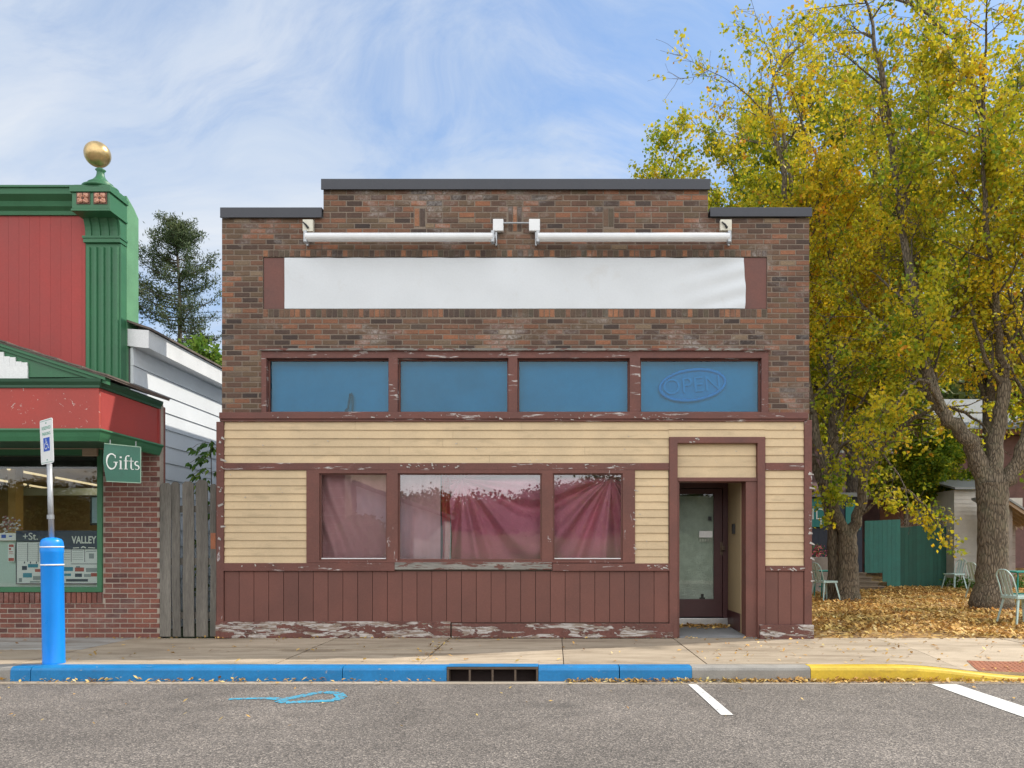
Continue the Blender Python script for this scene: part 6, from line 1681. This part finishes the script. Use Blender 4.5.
# loose ones on the sidewalk
m = 900; x = rs.uniform(-7, 8, m); y = rs.uniform(-2.3, -.05, m); w8 = np.where(x > 1.6, .9, .22) ; k_ = rs.uniform(size=m) < w8; x, y = x[k_], y[k_]
z = np.array([wz(a, b) for a, b in zip(x, y)]) + .003; litter('sidewalk_leaves', np.stack([x, y, z], 1), rs, .026)
m = 150; x = np.concatenate([rs.normal(-1.42, .08, 60), rs.uniform(-6, 3, 90)]); y = np.concatenate([rs.uniform(-2.2, -.2, 60), rs.uniform(-.12, -.07, 90)]); litter('joint_leaves', np.stack([x, y, np.full(m, .003)], 1), rs, .022)
m = 330; x = rs.uniform(RX0 + .02, RX1 - .04, m); y = RD - .10 - np.abs(rs.normal(size=m)) * .16; y = np.maximum(y, .3); litter('doorway_leaves', np.stack([x, y, .03 + .045 * (y / RD)], 1), rs, .026)
m = 60; x = rs.uniform(-7, 8, m); y = rs.uniform(-4.6, -2.75, m); litter('road_leaves', np.stack([x, y, np.full(m, -.145)], 1), rs, .02)

# ------------------------------------------------------------------ wires far behind the gap
for z_, lab in ((PZ(311.5, 36), 'upper thin black wire crossing the sky behind the pine'), (PZ(317, 36), 'lower thin black wire crossing the sky behind the pine')):
    m2 = MB(); m2.tube([(-34 + k * 2.2, 36, z_ + .012 * (k - 5) ** 2 - .05) for k in range(12)], .014, 4); tag(m2.build('overhead_wire', M['black']), lab, 'wire', 'overhead wires')

# ------------------------------------------------------------------ across the street (seen mirrored in the display windows)
sw2 = MB(); sw2.box(-45, 45, -17.0, -14.0, -.3, -.03); tag(sw2.build('far_sidewalk', M['walk'], recalc=True), kind='structure')
YR = -20.0; rsx = lambda p: (p - 555) * (10.5 + 20) / 787.5; rsz = lambda p: 1.2 + (548 - p) * 30.5 / 787.5
t = thing('brick_house_opposite', (rsx(300), YR, 0), 'red brick house across the street, mirrored in the leftmost display window', 'building')
m2 = MB(); m2.box(rsx(180), rsx(345), YR - 8, YR, -.2, 4.7); m2.build('wall', M['shop_brick'], t)
m2 = MB(); m2.box(rsx(345) + .001, rsx(351), YR - 7.9, YR + .02, -.2, 4.7); m2.build('corner_quoin', M['tan_wood'], t)
m2 = MB(); m2.box(rsx(179), rsx(352), YR - 8.2, YR + .2, 4.71, 4.85); m2.build('roof', M['coping'], t)
m2 = MB()
for k in range(13): m2.box(rsx(180), rsx(345), YR, YR + .01, k * .35, k * .35 + .02)
m2.build('course_line', M['shop_mortar'], t)
t = thing('pale_gable_opposite', (rsx(400), YR, 0), 'pale stucco gable across the street, mirrored in the display windows', 'building')
m2 = MB(); m2.prism([(rsx(355), -.2), (rsx(444), -.2), (rsx(444), rsz(518)), (rsx(355), rsz(484))], 'y', YR - 2, YR - .2); m2.build('wall', M['white_trim'], t)
m2 = MB(); m2.prism([(rsx(352.5), rsz(485)), (rsx(447), rsz(518.5)), (rsx(447), rsz(514)), (rsx(352.5), rsz(480))], 'y', YR - 2.2, YR + .1); m2.build('roof', M['shingle'], t)
m2 = MB(); m2.box(rsx(411), rsx(413.5), YR - .19, YR - .05, -.1, rsz(509)); m2.build('downpipe', M['galv'], t)
rs = np.random.RandomState(60); ang = rs.normal(size=(1500, 3)); ang /= np.linalg.norm(ang, axis=1)[:, None]
yb_ = -18.3; sb_ = 787.5 / (10.5 + 18.3); cxs, czs = (362 - 555) / sb_, 1.2 + (548 - 541) / sb_
A_ = np.array([cxs, yb_, czs]) + ang * np.array([.85, .8, .85]) * rs.uniform(.75, 1.05, (1500, 1)); A_ = A_[A_[:, 2] > 0]
t = thing('round_shrub', (cxs, yb_, 0), 'round clipped shrub across the street, mirrored in the leftmost display window', 'shrub')
m2 = MB(); m2.tube([(cxs, yb_, -.2), (cxs, yb_, 1.2)], [.08, .05], 8); m2.build('stem', M['bark_dark'], t)
V, F, tn, C = leaf_clusters(A_, rs, 6, .08, .14, .05, 0); np_mesh('foliage', V, F, M['needles'], t, np.clip(.4 + tn, 0, 1))
# wooded hill beyond, as one mass
rs = np.random.RandomState(61); A_ = []
for k in range(170):
    x = -75 + 150 * rs.uniform(); y = -62 - rs.uniform(0, 22); h_ = (6.1 + 1.2 * math.sin(x * .09 + 1) + .8 * math.sin(x * .31)) * (10.5 - y) / 72 * rs.uniform(.82, 1.0); rr_ = rs.uniform(2.2, 4.0)
    ang = rs.normal(size=(260, 3)); ang /= np.linalg.norm(ang, axis=1)[:, None]; A_.append(np.array([x, y, h_ - rr_]) + ang * rr_ * rs.uniform(.7, 1.05, (260, 1)))
    A_.append(np.stack([x + rs.normal(size=25) * 1.6, y + rs.normal(size=25), rs.uniform(0, max(h_ - rr_, .5), 25)], 1))
gridmesh('far_hill', M['grass'], lin(-90, 90, 40), lin(-95, -52, 12), lambda x, y: -.3 + 3.2 * min(max((-52 - y) / 10, 0), 1))
A_ = np.concatenate(A_); V, F, tn, C = leaf_clusters(A_, rs, 8, .4, .32, .15, 0); tag(np_mesh('far_woodland', V, F, M['forest'], None, np.clip(.35 + .25 * np.sin(C[:, 0] * .5) + tn, 0, 1)), kind='stuff')
# wooded slope behind the right-hand houses
rs = np.random.RandomState(62); A_ = []
for k in range(60):
    x = rs.uniform(2, 58); y = rs.uniform(38, 58); h_ = 12 + (y - 38) * .25 + rs.uniform(-1.5, 2); rr_ = rs.uniform(2.5, 4)
    ang = rs.normal(size=(150, 3)); ang /= np.linalg.norm(ang, axis=1)[:, None]; A_.append(np.array([x, y, h_ - rr_]) + ang * rr_ * rs.uniform(.7, 1.05, (150, 1)))
    A_.append(np.stack([x + rs.normal(size=130) * 2.0, y + rs.normal(size=130), rs.uniform(0, h_ - rr_ * .6, 130)], 1))
A_ = np.concatenate(A_); V, F, tn, C = leaf_clusters(A_, rs, 3, .45, .75, .3, 0); tag(np_mesh('hillside_woodland', V, F, M['forest'], None, np.clip(.35 + .2 * np.sin(C[:, 0] * .5) + tn, 0, 1)), kind='stuff')
print('leaf quads', nleaf)
